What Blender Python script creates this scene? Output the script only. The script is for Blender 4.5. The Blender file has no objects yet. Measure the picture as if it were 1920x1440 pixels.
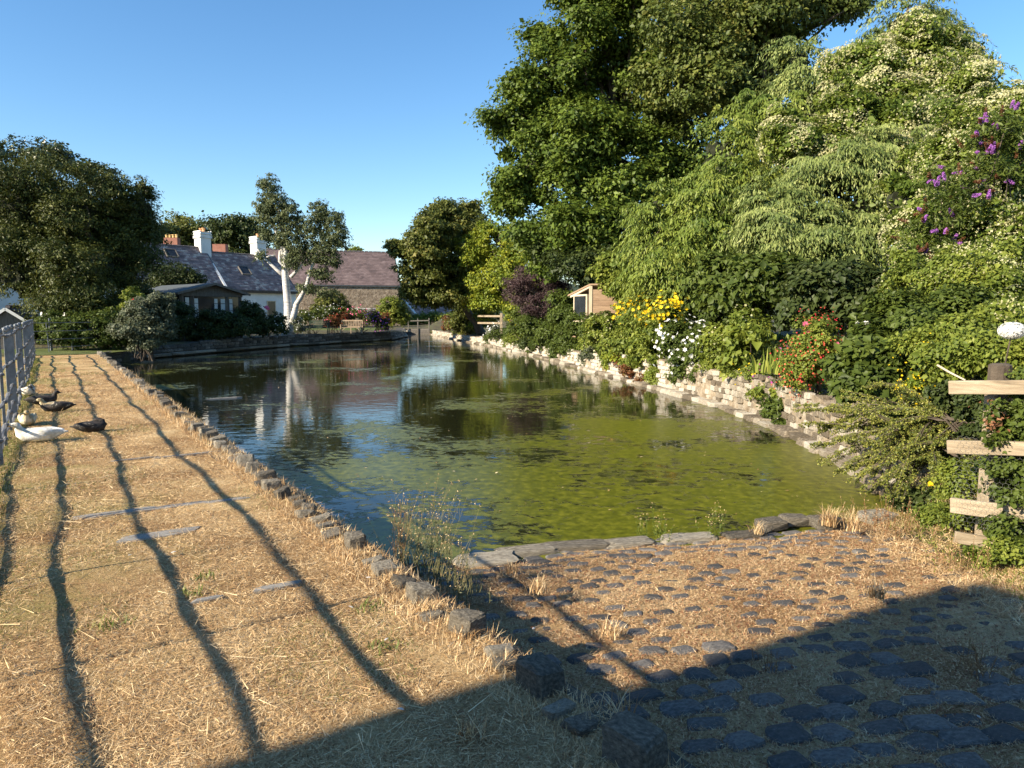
import bpy, bmesh, math, random
import numpy as np
from mathutils import Vector, Matrix

R = math.radians
S = bpy.context.scene
C = bpy.context.scene.collection
rng = np.random.default_rng(7)
random.seed(7)

# ------------------------------------------------------------------ camera, sky, sun, exposure
CAM = Vector((0, 0, 1.6)); F = 1330.0; TH = R(5.58)
cd = bpy.data.cameras.new('camera'); cam = bpy.data.objects.new('camera', cd); C.objects.link(cam)
cam.location = CAM; cam.rotation_euler = (R(90) - TH, 0, 0)
cd.sensor_width = 36; cd.lens = 36 * F / 1920; cd.clip_start = .05; cd.clip_end = 4000
S.camera = cam
SUN_EL, SUN_AZ = R(27), R(237)
w = bpy.data.worlds.new('World'); S.world = w; w.use_nodes = True
nt = w.node_tree; nt.nodes.clear()
sky = nt.nodes.new('ShaderNodeTexSky'); sky.sky_type = 'NISHITA'; sky.sun_disc = False
sky.sun_elevation = SUN_EL; sky.sun_rotation = SUN_AZ; sky.air_density = 1.0; sky.dust_density = .1; sky.ozone_density = 2.2
bg = nt.nodes.new('ShaderNodeBackground'); bg.inputs[1].default_value = .097
wo = nt.nodes.new('ShaderNodeOutputWorld')
hsv = nt.nodes.new('ShaderNodeHueSaturation'); hsv.inputs['Saturation'].default_value = 1.22; nt.links.new(sky.outputs[0], hsv.inputs['Color']); nt.links.new(hsv.outputs[0], bg.inputs[0]); nt.links.new(bg.outputs[0], wo.inputs[0])
sl = bpy.data.lights.new('sun', 'SUN'); sl.energy = 5.0; sl.angle = R(.55); sl.color = (1, .87, .68)
so = bpy.data.objects.new('sun', sl); C.objects.link(so); so.location = (-20, -20, 30)
SD = Vector((math.sin(SUN_AZ) * math.cos(SUN_EL), math.cos(SUN_AZ) * math.cos(SUN_EL), math.sin(SUN_EL)))
so.rotation_euler = SD.to_track_quat('Z', 'Y').to_euler()
S.view_settings.view_transform = 'Standard'; S.view_settings.look = 'None'
S.view_settings.exposure = 1.22; S.view_settings.gamma = 1; S.view_settings.use_curve_mapping = False
S.render.engine = 'CYCLES'; S.cycles.use_denoising = True
S.cycles.max_bounces = 6; S.cycles.transparent_max_bounces = 4; S.cycles.diffuse_bounces = 3; S.cycles.glossy_bounces = 3

# ------------------------------------------------------------------ helpers
WL = -.45                                           # water level; path is z = 0
def ray(px, py):
    a, b = (px - 960) / F, -(py - 720) / F
    return Vector((a, math.cos(TH) + b * math.sin(TH), -math.sin(TH) + b * math.cos(TH)))
def at(px, py, Y):
    d = ray(px, py); return CAM + d * (Y / d.y)
def G(px, py, z):
    d = ray(px, py); return CAM + d * ((z - CAM.z) / d.z)
U = Vector((-.545, .839, 0)).normalized(); N = Vector((U.y, -U.x, 0))     # path direction and its right-hand side
def PS(s, p, z=0): v = U * s + N * p; return Vector((v.x, v.y, z))

def tag(o, label=None, cat=None, group=None, kind=None):
    if label: o['label'] = label
    if cat: o['category'] = cat
    if group: o['group'] = group
    if kind: o['kind'] = kind
    return o
def empty(name, loc=(0, 0, 0), rz=0, label=None, cat=None, group=None, kind=None):
    o = bpy.data.objects.new(name, None); C.objects.link(o); o.location = loc; o.rotation_euler = (0, 0, rz)
    o.empty_display_size = .1
    return tag(o, label, cat, group, kind)
def link(name, me, m, parent=None, world=False):
    """link mesh; world=True means the vertices are in world space although the parent is moved"""
    o = bpy.data.objects.new(name, me); C.objects.link(o)
    if m is not None and len(me.materials) == 0: me.materials.append(m)
    if parent:
        o.parent = parent
        if world: o.matrix_parent_inverse = parent_matrix(parent).inverted()
    return o
def parent_matrix(p):
    m = Matrix.LocRotScale(p.location, p.rotation_euler, p.scale)
    if p.parent: m = parent_matrix(p.parent) @ p.matrix_parent_inverse @ m
    return m
def npmesh(name, V, Fc, rnd=None, smooth=False):
    V = np.ascontiguousarray(V, dtype=np.float32); Fc = np.ascontiguousarray(Fc, dtype=np.int32)
    me = bpy.data.meshes.new(name); k = Fc.shape[1]
    me.vertices.add(len(V)); me.vertices.foreach_set('co', V.ravel())
    me.loops.add(Fc.size); me.loops.foreach_set('vertex_index', Fc.ravel())
    me.polygons.add(len(Fc)); me.polygons.foreach_set('loop_start', np.arange(0, Fc.size, k, dtype=np.int32))
    try: me.polygons.foreach_set('loop_total', np.full(len(Fc), k, dtype=np.int32))
    except Exception: pass
    if smooth: me.polygons.foreach_set('use_smooth', np.ones(len(Fc), dtype=bool))
    if rnd is not None:
        a = me.attributes.new('rnd', 'FLOAT', 'POINT'); a.data.foreach_set('value', np.asarray(rnd, dtype=np.float32))
    me.update(calc_edges=True); return me
def bmobj(name, bm, m, parent=None, world=True, smooth=False):
    me = bpy.data.meshes.new(name); bmesh.ops.recalc_face_normals(bm, faces=bm.faces[:]); bm.to_mesh(me); bm.free()
    if smooth: me.polygons.foreach_set('use_smooth', np.ones(len(me.polygons), dtype=bool))
    return link(name, me, m, parent, world)
def box(bm, c, size, M=None, bevel=0):
    r = bmesh.ops.create_cube(bm, size=1)
    vs = r['verts']
    for v in vs:
        v.co = Vector((v.co.x * size[0], v.co.y * size[1], v.co.z * size[2]))
        if M is not None: v.co = M @ v.co
        v.co += Vector(c)
    if bevel:
        es = list({e for v in vs for e in v.link_edges}); bmesh.ops.bevel(bm, geom=es, offset=bevel, segments=1, affect='EDGES')
def beam(bm, a, b, wd, ht, bevel=0, up=Vector((0, 0, 1))):
    a, b = Vector(a), Vector(b); d = b - a; L = d.length; x = d.normalized()
    if abs(x.dot(up)) > .98: up = Vector((0, 1, 0))
    y = up.cross(x).normalized(); z = x.cross(y)
    M = Matrix((x, y, z)).transposed(); box(bm, (a + b) / 2, (L, wd, ht), M, bevel)
def tube(bm, pts, rad, n=8, cap=True):
    pts = [Vector(p) for p in pts]; rings = []; ref = Vector((.3, .9, .1)).normalized()
    for i, p in enumerate(pts):
        t = (pts[min(i + 1, len(pts) - 1)] - pts[max(i - 1, 0)])
        if t.length < 1e-7: t = Vector((0, 0, 1))
        t.normalize()
        a = t.cross(ref)
        if a.length < .05: a = t.cross(Vector((1, 0, 0)))
        a.normalize(); b = t.cross(a); ref = b.cross(t) if False else ref
        rr = rad[i] if hasattr(rad, '__len__') else rad
        ra, rb = (rr if isinstance(rr, tuple) else (rr, rr))
        rings.append([bm.verts.new(p + a * ra * math.cos(2 * math.pi * k / n) + b * rb * math.sin(2 * math.pi * k / n)) for k in range(n)])
    for i in range(len(rings) - 1):
        for k in range(n):
            bm.faces.new((rings[i][k], rings[i][(k + 1) % n], rings[i + 1][(k + 1) % n], rings[i + 1][k]))
    if cap:
        bm.faces.new(rings[0]); bm.faces.new(rings[-1])
def limb_pts(a, b, n=6, wob=.08, sag=0.0, rr=None):
    rr = rr or random; a, b = Vector(a), Vector(b); L = (b - a).length; out = []
    for i in range(n + 1):
        t = i / n; p = a.lerp(b, t)
        if 0 < i < n: p += Vector((rr.uniform(-1, 1), rr.uniform(-1, 1), rr.uniform(-.5, .5))) * L * wob * .5
        p.z += sag * L * math.sin(math.pi * t); out.append(p)
    return out

# ------------------------------------------------------------------ materials
def newmat(name):
    m = bpy.data.materials.new(name); m.use_nodes = True; n = m.node_tree; n.nodes.clear()
    out = n.nodes.new('ShaderNodeOutputMaterial'); return m, n, out
def nd(n, t, **kw):
    x = n.nodes.new(t)
    for k, v in kw.items(): setattr(x, k, v)
    return x
def noise(n, scale, detail=4, rough=.6, vec=None, coord='Object', dist=0.0):
    x = nd(n, 'ShaderNodeTexNoise'); x.inputs['Scale'].default_value = scale; x.inputs['Detail'].default_value = detail
    x.inputs['Roughness'].default_value = rough; x.inputs['Distortion'].default_value = dist
    if vec is None:
        tc = nd(n, 'ShaderNodeTexCoord'); vec = tc.outputs[coord]
    n.links.new(vec, x.inputs['Vector']); return x
def ramp(n, fac, stops):
    r = nd(n, 'ShaderNodeValToRGB'); e = r.color_ramp.elements
    while len(e) < len(stops): e.new(.5)
    for i, (p, c) in enumerate(stops): e[i].position = p; e[i].color = (*c, 1)
    n.links.new(fac, r.inputs[0]); return r
def mathn(n, op, a, b=None, clamp=False):
    x = nd(n, 'ShaderNodeMath', operation=op, use_clamp=clamp)
    for i, v in enumerate((a, b)):
        if v is None: continue
        if isinstance(v, (int, float)): x.inputs[i].default_value = v
        else: n.links.new(v, x.inputs[i])
    return x.outputs[0]
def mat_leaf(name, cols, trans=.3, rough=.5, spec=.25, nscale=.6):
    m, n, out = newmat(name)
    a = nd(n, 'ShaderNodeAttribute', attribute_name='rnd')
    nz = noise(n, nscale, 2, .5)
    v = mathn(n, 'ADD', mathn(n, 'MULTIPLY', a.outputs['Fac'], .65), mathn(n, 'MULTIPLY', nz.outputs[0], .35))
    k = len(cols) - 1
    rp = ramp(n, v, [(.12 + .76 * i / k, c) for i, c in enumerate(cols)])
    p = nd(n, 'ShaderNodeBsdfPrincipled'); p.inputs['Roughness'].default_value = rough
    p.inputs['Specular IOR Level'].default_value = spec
    n.links.new(rp.outputs[0], p.inputs['Base Color'])
    t = nd(n, 'ShaderNodeBsdfTranslucent')
    hs = nd(n, 'ShaderNodeHueSaturation'); hs.inputs['Hue'].default_value = .485; hs.inputs['Value'].default_value = 1.5
    n.links.new(rp.outputs[0], hs.inputs['Color']); n.links.new(hs.outputs[0], t.inputs['Color'])
    mx = nd(n, 'ShaderNodeMixShader'); mx.inputs[0].default_value = trans
    n.links.new(p.outputs[0], mx.inputs[1]); n.links.new(t.outputs[0], mx.inputs[2]); n.links.new(mx.outputs[0], out.inputs[0])
    return m
def mat_solid(name, cols, rough=.85, scale=3, bump=.3, bscale=None, spec=.3, per_object=0.0, metal=0, detail=6, coord='Object', stretch=None, attr=0.0, bdist=.02):
    m, n, out = newmat(name)
    tc = nd(n, 'ShaderNodeTexCoord'); vec = tc.outputs[coord]
    if stretch:
        mp = nd(n, 'ShaderNodeMapping'); mp.inputs['Scale'].default_value = stretch; n.links.new(vec, mp.inputs[0]); vec = mp.outputs[0]
    nz = noise(n, scale, detail, .65, vec); v = nz.outputs[0]
    if per_object:
        oi = nd(n, 'ShaderNodeObjectInfo')
        v = mathn(n, 'ADD', v, mathn(n, 'MULTIPLY', mathn(n, 'SUBTRACT', oi.outputs['Random'], .5), per_object))
    if attr:
        a = nd(n, 'ShaderNodeAttribute', attribute_name='rnd')
        v = mathn(n, 'ADD', v, mathn(n, 'MULTIPLY', mathn(n, 'SUBTRACT', a.outputs['Fac'], .5), attr))
    k = max(1, len(cols) - 1)
    rp = ramp(n, v, [(.28 + .44 * i / k, c) for i, c in enumerate(cols)] if len(cols) > 1 else [(0, cols[0]), (1, cols[0])])
    p = nd(n, 'ShaderNodeBsdfPrincipled'); p.inputs['Roughness'].default_value = rough; p.inputs['Metallic'].default_value = metal
    p.inputs['Specular IOR Level'].default_value = spec
    n.links.new(rp.outputs[0], p.inputs['Base Color'])
    if bump:
        b2 = noise(n, bscale or scale * 5, 6, .7, vec)
        bp = nd(n, 'ShaderNodeBump'); bp.inputs['Strength'].default_value = bump; bp.inputs['Distance'].default_value = bdist
        n.links.new(b2.outputs[0], bp.inputs['Height']); n.links.new(bp.outputs[0], p.inputs['Normal'])
    n.links.new(p.outputs[0], out.inputs[0]); return m

M = {}
M['straw'] = mat_leaf('dry_straw', [(.15, .08, .035), (.43, .27, .125), (.70, .51, .27), (.88, .72, .45)], trans=.12, rough=.6, nscale=2.2)
M['slipstraw'] = mat_leaf('brown_dry_grass', [(.11, .055, .028), (.34, .19, .095), (.58, .40, .215), (.80, .63, .39)], trans=.12, rough=.6, nscale=2.5)
M['dgrass'] = mat_leaf('green_grass', [(.07, .10, .02), (.14, .18, .035), (.24, .24, .07)], trans=.25)
M['bark'] = mat_solid('bark', [(.05, .038, .028), (.12, .095, .07)], scale=6, bump=.8, bscale=14)
M['birchbark'] = mat_solid('white_birch_bark', [(.12, .11, .10), (.46, .44, .41), (.66, .64, .60), (.76, .74, .70)], scale=2.2, bump=.3, stretch=(1, 1, 5), rough=.7)
M['stone'] = mat_solid('grey_stone', [(.075, .065, .05), (.19, .165, .125), (.38, .34, .265)], scale=9, bump=.9, per_object=.35, bscale=30)
M['palestone'] = mat_solid('pale_rubble_stone', [(.10, .08, .055), (.22, .18, .13), (.32, .28, .215), (.46, .42, .345)], scale=9, bump=.8, per_object=.5, bscale=25)
M['mortar'] = mat_solid('lime_mortar', [(.15, .11, .07), (.30, .24, .165), (.46, .40, .31)], scale=5, bump=1, bscale=24, bdist=.04)
M['darkmortar'] = mat_solid('dark_wall_core', [(.04, .035, .028), (.10, .09, .07)], scale=4, bump=.8)
M['darkstone'] = mat_solid('dark_weathered_stone', [(.045, .04, .035), (.10, .09, .075), (.30, .27, .23)], scale=5, bump=.8, per_object=.25)
M['cobble'] = mat_solid('slate_cobble', [(.048, .046, .044), (.082, .077, .072), (.17, .158, .142)], scale=9, bump=.5, per_object=.3, rough=.7, bscale=40)
M['earth'] = mat_solid('garden_earth', [(.045, .04, .02), (.10, .085, .045), (.12, .13, .04)], scale=1.2, bump=1, bscale=8, bdist=.1)
M['lawn'] = mat_solid('lawn_green', [(.05, .07, .016), (.10, .125, .03), (.16, .16, .05)], scale=2, bump=1, bscale=30)
M['wood'] = mat_solid('new_fence_timber', [(.11, .088, .06), (.25, .195, .13), (.33, .27, .185), (.43, .36, .26)], scale=2.6, bump=.4, stretch=(1, 1, 9), bscale=12)
M['oldwood'] = mat_solid('weathered_grey_timber', [(.09, .08, .068), (.19, .17, .145)], scale=3, bump=.5, stretch=(6, 6, 1), per_object=.2)
M['shedwood'] = mat_solid('brown_shed_boards', [(.20, .13, .08), (.31, .215, .135)], scale=3, bump=.4, per_object=.4, stretch=(1, 1, 6))
M['palewood'] = mat_solid('pale_shed_trim', [(.48, .38, .25), (.62, .52, .38)], scale=3, bump=.2)
M['iron'] = mat_solid('painted_grey_iron', [(.09, .10, .11), (.15, .165, .18), (.22, .23, .24)], scale=7, bump=.4, rough=.5, spec=.5)
M['rail'] = mat_solid('pitted_grey_rail', [(.10, .10, .10), (.20, .20, .20)], scale=7, bump=.4, rough=.6)
M['white'] = mat_solid('white_limewash', [(.60, .60, .57), (.78, .78, .75)], scale=1.2, bump=.3, bscale=10)
M['roofdark'] = mat_solid('grey_green_felt_roof', [(.055, .065, .07), (.10, .115, .12)], scale=3, bump=.2)
M['slate'] = mat_solid('purple_slate', [(.14, .105, .105), (.20, .15, .15), (.27, .20, .195), (.44, .39, .35)], scale=1.1, bump=.3, attr=.34, rough=.6)
M['barnslate'] = mat_solid('barn_purple_slate', [(.11, .08, .078), (.175, .125, .12), (.24, .175, .165)], scale=.8, bump=.3, attr=.22, rough=.65)
M['ridge'] = mat_solid('ridge_tile', [(.09, .08, .085), (.16, .14, .14)], scale=3)
M['brick'] = mat_solid('red_chimney_brick', [(.20, .085, .06), (.30, .14, .10)], scale=4, bump=.4)
M['pot'] = mat_solid('terracotta', [(.55, .24, .10), (.75, .42, .20)], scale=3, bump=.1)
M['yellowpot'] = mat_solid('buff_clay', [(.55, .36, .14), (.72, .52, .24)], scale=3, bump=.1)
M['glass'] = mat_solid('window_glass', [(.015, .018, .02), (.03, .035, .04)], rough=.12, spec=.35, bump=0)
M['viewwhite'] = mat_solid('white_sunlit_panel', [(.6, .6, .56), (.75, .75, .72)], bump=.1)
M['rubble'] = mat_solid('barn_rubble', [(.13, .095, .065), (.26, .20, .14), (.42, .34, .25)], scale=3.6, bump=1, bscale=7, bdist=.15, detail=3)
M['benchwood'] = mat_solid('silvered_bench_wood', [(.30, .22, .15), (.42, .33, .24)], scale=4, bump=.2)
M['benchgreen'] = mat_solid('green_bench_paint', [(.03, .05, .035), (.05, .08, .05)], scale=4, bump=.1)
M['core'] = mat_solid('painted_crown_shade', [(.014, .017, .008), (.03, .034, .014)], scale=3, bump=.6)  # near-black colour paints the shade deep inside the crowns
L = mat_leaf
M['maple'] = L('maple_leaf', [(.035, .06, .011), (.07, .11, .017), (.12, .17, .024), (.20, .26, .04)], nscale=.5)
M['brownmaple'] = L('seeding_maple_leaf', [(.04, .055, .013), (.075, .105, .022), (.125, .155, .033), (.25, .24, .06)], nscale=.5)
M['conifer'] = L('cypress_spray', [(.035, .07, .013), (.09, .135, .021), (.175, .22, .034), (.29, .305, .065)], trans=.2)
M['conifer2'] = L('blue_green_cypress_spray', [(.032, .06, .018), (.09, .13, .033), (.20, .24, .066), (.42, .44, .16)], trans=.2)
M['clematis'] = L('clematis_leaf', [(.045, .075, .013), (.095, .14, .02), (.17, .215, .035), (.28, .31, .07)])
M['cream'] = L('cream_blossom', [(.36, .35, .15), (.50, .48, .25), (.62, .59, .38)], trans=.3)
M['yew'] = L('yew_needle', [(.022, .032, .008), (.046, .062, .012), (.085, .098, .018), (.16, .155, .03)], trans=.15, nscale=.35)
M['holly'] = L('holly_leaf', [(.03, .045, .014), (.06, .08, .025), (.11, .13, .05)], spec=.5, rough=.35, trans=.1)
M['birch'] = L('birch_leaf', [(.045, .062, .024), (.10, .125, .05), (.20, .22, .10)], spec=.3)
M['apple'] = L('olive_leaf', [(.045, .058, .014), (.085, .105, .022), (.14, .155, .032), (.22, .19, .045)])
M['yellowgreen'] = L('yellow_green_leaf', [(.06, .10, .012), (.13, .18, .02), (.24, .27, .025), (.38, .36, .03)])
M['purple'] = L('purple_leaf', [(.035, .018, .02), (.07, .042, .042), (.13, .085, .08)], trans=.15)
M['dark'] = L('dark_green_leaf', [(.022, .036, .010), (.046, .066, .017), (.085, .108, .028)])
M['mid'] = L('mid_green_leaf', [(.035, .055, .010), (.07, .10, .016), (.12, .155, .026)])
M['light'] = L('light_green_leaf', [(.06, .09, .014), (.115, .155, .022), (.19, .225, .035), (.30, .32, .06)])
M['grey'] = L('grey_green_leaf', [(.05, .065, .035), (.10, .12, .065), (.18, .19, .11)], spec=.35)
M['redleaf'] = L('reddish_leaf', [(.05, .05, .014), (.14, .07, .025), (.30, .10, .04)])
M['cot'] = L('cotoneaster_leaf', [(.05, .07, .018), (.11, .135, .028), (.20, .21, .04), (.33, .31, .07)], rough=.4, trans=.12)
M['coppice'] = L('rust_dry_leaf', [(.14, .06, .03), (.26, .12, .06), (.40, .24, .12)])
def petal(k, c): M[k] = L(k, [tuple(x * .7 for x in c), c, tuple(min(.9, x * 1.15) for x in c)], trans=.3, nscale=3)
petal('yellow_petal', (.80, .58, .02)); petal('white_petal', (.82, .82, .78)); petal('red_petal', (.62, .04, .05))
petal('pink_petal', (.72, .16, .28)); petal('magenta_petal', (.48, .08, .34)); petal('lilac_petal', (.42, .16, .50)); petal('violet_petal', (.20, .06, .42)); petal('coral_petal', (.66, .13, .07))
petal('russet_seed', (.16, .07, .03))

M['drystem'] = mat_solid('green_tan_stem', [(.08, .085, .03), (.17, .15, .07)], bump=0)
def mat_path():
    m, n, out = newmat('dry_grass_ground')
    tc = nd(n, 'ShaderNodeTexCoord')
    a = noise(n, 1.1, 5, .6, tc.outputs['Object']); b = noise(n, 60, 5, .8, tc.outputs['Object'])
    g = noise(n, .55, 5, .65, tc.outputs['Object'], dist=.4)
    v = mathn(n, 'ADD', mathn(n, 'MULTIPLY', a.outputs[0], .45), mathn(n, 'MULTIPLY', b.outputs[0], .55))
    rp = ramp(n, v, [(.32, (.12, .065, .03)), (.44, (.36, .22, .10)), (.55, (.62, .44, .22)), (.68, (.84, .66, .40))])
    # greener strip beside the fence: distance from the fence line
    dt = nd(n, 'ShaderNodeVectorMath', operation='DOT_PRODUCT'); dt.inputs[1].default_value = N
    n.links.new(tc.outputs['Object'], dt.inputs[0])
    near = nd(n, 'ShaderNodeMapRange'); near.inputs[1].default_value = -.5; near.inputs[2].default_value = 1.2
    near.inputs[3].default_value = .18; near.inputs[4].default_value = -.08; n.links.new(dt.outputs['Value'], near.inputs[0])
    gv = mathn(n, 'ADD', g.outputs[0], near.outputs[0])
    gr = ramp(n, gv, [(.55, (0, 0, 0)), (.72, (.75, .75, .75))])
    mx = nd(n, 'ShaderNodeMix', data_type='RGBA'); n.links.new(gr.outputs[0], mx.inputs[0])
    n.links.new(rp.outputs[0], mx.inputs[6]); mx.inputs[7].default_value = (.26, .25, .08, 1)
    p = nd(n, 'ShaderNodeBsdfPrincipled'); p.inputs['Roughness'].default_value = .95; p.inputs['Specular IOR Level'].default_value = .1
    n.links.new(mx.outputs[2], p.inputs['Base Color'])
    bp = nd(n, 'ShaderNodeBump'); bp.inputs['Strength'].default_value = 1; bp.inputs['Distance'].default_value = .03
    n.links.new(b.outputs[0], bp.inputs['Height']); n.links.new(bp.outputs[0], p.inputs['Normal'])
    n.links.new(p.outputs[0], out.inputs[0]); return m
M['path'] = mat_path()

def mat_water():
    m, n, out = newmat('pond_water_with_algae')
    tc = nd(n, 'ShaderNodeTexCoord'); P = tc.outputs['Object']
    sep = nd(n, 'ShaderNodeSeparateXYZ'); n.links.new(P, sep.inputs[0])
    # weed flecks, stretched across
    mp = nd(n, 'ShaderNodeMapping'); mp.inputs['Scale'].default_value = (1, 1.5, 1); mp.inputs['Rotation'].default_value = (0, 0, .35); n.links.new(P, mp.inputs[0])
    fl = noise(n, 5.5, 8, .72, mp.outputs[0], dist=.6)
    big = noise(n, .42, 4, .55, P)
    dens = nd(n, 'ShaderNodeMapRange'); dens.inputs[1].default_value = 8; dens.inputs[2].default_value = 19
    dens.inputs[3].default_value = .15; dens.inputs[4].default_value = -.095
    dy = mathn(n, 'SUBTRACT', sep.outputs[1], mathn(n, 'MULTIPLY', sep.outputs[0], .9)); n.links.new(dy, dens.inputs[0])
    v = mathn(n, 'ADD', mathn(n, 'ADD', fl.outputs[0], dens.outputs[0]), mathn(n, 'MULTIPLY', mathn(n, 'SUBTRACT', big.outputs[0], .5), 1.05))
    mask = nd(n, 'ShaderNodeMapRange'); mask.inputs[1].default_value = .54; mask.inputs[2].default_value = .575; n.links.new(v, mask.inputs[0])
    ac = noise(n, 9, 5, .7, P)
    acol = ramp(n, ac.outputs[0], [(.3, (.042, .048, .004)), (.5, (.092, .10, .006)), (.7, (.19, .185, .016))])
    mx = nd(n, 'ShaderNodeMix', data_type='RGBA'); n.links.new(mask.outputs[0], mx.inputs[0])
    mx.inputs[6].default_value = (.014, .015, .006, 1); n.links.new(acol.outputs[0], mx.inputs[7])
    p = nd(n, 'ShaderNodeBsdfPrincipled'); n.links.new(mx.outputs[2], p.inputs['Base Color'])
    p.inputs['IOR'].default_value = 1.33; p.inputs['Specular IOR Level'].default_value = .5
    rr = nd(n, 'ShaderNodeMapRange'); rr.inputs[3].default_value = .015; rr.inputs[4].default_value = .32; n.links.new(mask.outputs[0], rr.inputs[0]); n.links.new(rr.outputs[0], p.inputs['Roughness'])
    rip = noise(n, 2.6, 3, .5, mp.outputs[0]); rip2 = noise(n, 14, 2, .5, mp.outputs[0])
    h = mathn(n, 'ADD', mathn(n, 'MULTIPLY', rip.outputs[0], 1.0), mathn(n, 'ADD', mathn(n, 'MULTIPLY', rip2.outputs[0], .16), mathn(n, 'MULTIPLY', mathn(n, 'MULTIPLY', mask.outputs[0], ac.outputs[0]), .5)))
    bp = nd(n, 'ShaderNodeBump'); bp.inputs['Strength'].default_value = 1; bp.inputs['Distance'].default_value = .0034
    n.links.new(h, bp.inputs['Height']); n.links.new(bp.outputs[0], p.inputs['Normal'])
    n.links.new(p.outputs[0], out.inputs[0]); return m
M['water'] = mat_water()

# ------------------------------------------------------------------ layout curves (world metres)
EDGE_P = 1.77; PATH_END = 33.5
def g2(px, py): v = G(px, py, WL); return (v.x, v.y)
RW = [g2(1672, 948), g2(1560, 866), g2(1450, 806), g2(1350, 768), g2(1250, 738), g2(1160, 712), g2(1085, 692), g2(1000, 668), g2(920, 650), g2(860, 639), g2(806, 627)]
CH_END = RW[-1]
BW = [g2(262, 674), g2(330, 668), g2(400, 662), g2(540, 650), g2(650, 643), g2(735, 638), g2(762, 632), (CH_END[0] - 2.6, CH_END[1] + .4)]
PE = PS(PATH_END, EDGE_P)
def slipz(x, y): return -.45 - .072 * (y - 5.85 - .26 * x)
def slipz_v(v): return slipz(v.x, v.y)
wl_a = PS(5.4, EDGE_P)
pond_poly = [tuple(PS(4.6, EDGE_P)[:2]), (PE.x, PE.y)] + BW + [CH_END] + RW[::-1][1:] + [(4.0, 6.6), (2.2, 6.2)]
pp = np.array(pond_poly)
def inside(x, y, poly):
    r = np.zeros(x.shape, bool); j = len(poly) - 1
    for i in range(len(poly)):
        xi, yi = poly[i]; xj, yj = poly[j]
        c = ((yi > y) != (yj > y)) & (x < (xj - xi) * (y - yi) / (yj - yi + 1e-12) + xi); r ^= c; j = i
    return r
def segdist(x, y, pl):
    d = np.full(x.shape, 1e9)
    for (ax, ay), (bx, by) in zip(pl[:-1], pl[1:]):
        vx, vy = bx - ax, by - ay; t = np.clip(((x - ax) * vx + (y - ay) * vy) / (vx * vx + vy * vy), 0, 1)
        d = np.minimum(d, np.hypot(x - ax - t * vx, y - ay - t * vy))
    return d
def ground_h(x, y):
    x = np.asarray(x, float); y = np.asarray(y, float)
    p = x * N.x + y * N.y; s = x * U.x + y * U.y
    dr = segdist(x, y, RW); db = segdist(x, y, BW)
    right = np.minimum(np.interp(y, [20, 36], [.10, -.08]) + np.clip(dr - .5, 0, 9) * .13, 1.3)
    left = .14 + np.clip(db, 0, 12) * .02
    h = np.where(dr < db, right, left)
    h = np.where(y > 95, .6, h)
    onpath = (p < EDGE_P) & (s < PATH_END + .5)
    h = np.where((p < EDGE_P + 1) & (s < PATH_END + 5), np.minimum(h, .04), h)
    h = np.where(onpath, -.04, h)
    far_l = (p < -1.2) & (s < PATH_END + 8); h = np.where(far_l, -.15, h)
    sl = slipz(x, y)
    slipreg = (p >= EDGE_P - .1) & (y < 7.4) & (s < 8)
    blend = np.clip((x - 3.3) / 1.6, 0, 1)
    hs = np.where(y > 5.5, sl * (1 - blend) + blend * .02, sl * (1 - blend) + blend * (sl + .12))
    h = np.where(slipreg & (x < 9), hs - .06, h)
    ins = inside(x, y, pond_poly)
    h = np.where(ins & ~slipreg, -1.15, h)
    h = np.where(ins & slipreg, np.minimum(sl - .06, -.5), h)
    h = np.where((dr < .52) & ~slipreg & (y > 6.5), -1.15, h); h = np.where((db < .38) & (y > 29), -1.15, h)
    h = np.where((p > EDGE_P - .32) & (p < EDGE_P + 1) & (s < PATH_END) & (s > 7), -1.15, h)
    return h
def gz(x, y): return float(ground_h(np.array([x]), np.array([y]))[0])

def grid(name, xs, ys, hf, m):
    X, Y = np.meshgrid(xs, ys); Z = hf(X, Y); V = np.stack([X.ravel(), Y.ravel(), Z.ravel()], 1)
    nx = len(xs); i = np.arange(len(ys) - 1)[:, None] * nx + np.arange(nx - 1)[None]; i = i.ravel()
    return link(name, npmesh(name, V, np.stack([i, i + 1, i + nx + 1, i + nx], 1), smooth=True), m)
xs = np.concatenate([[-1800, -600, -200, -90, -60], np.arange(-40, 16, .25), [18, 24, 40, 90, 300, 1800]])
ys = np.concatenate([[-1200, -300, -80, -30, -12], np.arange(-4, 90, .28), [95, 105, 130, 220, 600, 2500]])
o = grid('ground', xs, ys, ground_h, M['earth']); tag(o, kind='structure')

# hills far behind the barn
def hill_h(X, Y): return 48 * np.exp(-((X + 60) / 420) ** 2 - ((Y - 900) / 160) ** 2) + 3 * np.sin(X * .05) * np.exp(-((Y - 900) / 160) ** 2) - 2
tag(grid('hill', np.linspace(-1300, 900, 80), np.linspace(560, 1300, 20), hill_h, mat_solid('hill_woodland', [(.03, .045, .02), (.06, .08, .03)], scale=.03, bump=.5)), kind='structure')

# water
vs = []
bm = bmesh.new(); wp = [bm.verts.new((x, y, WL)) for x, y in [(-.6 - .8, 3.0), tuple(PS(4.6, EDGE_P - .1)[:2])] + [(PE.x - .1, PE.y)] + [(x - .15, y + .15) for x, y in BW] + [CH_END] + [(x + .2, y) for x, y in RW[::-1][1:]] + [(5.2, 6.8), (5.2, 3.6)]]
bm.faces.new(wp)
o = bmobj('pond_water', bm, M['water']); tag(o, kind='structure')
if o.data.polygons[0].normal.z < 0: o.data.flip_normals()

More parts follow.
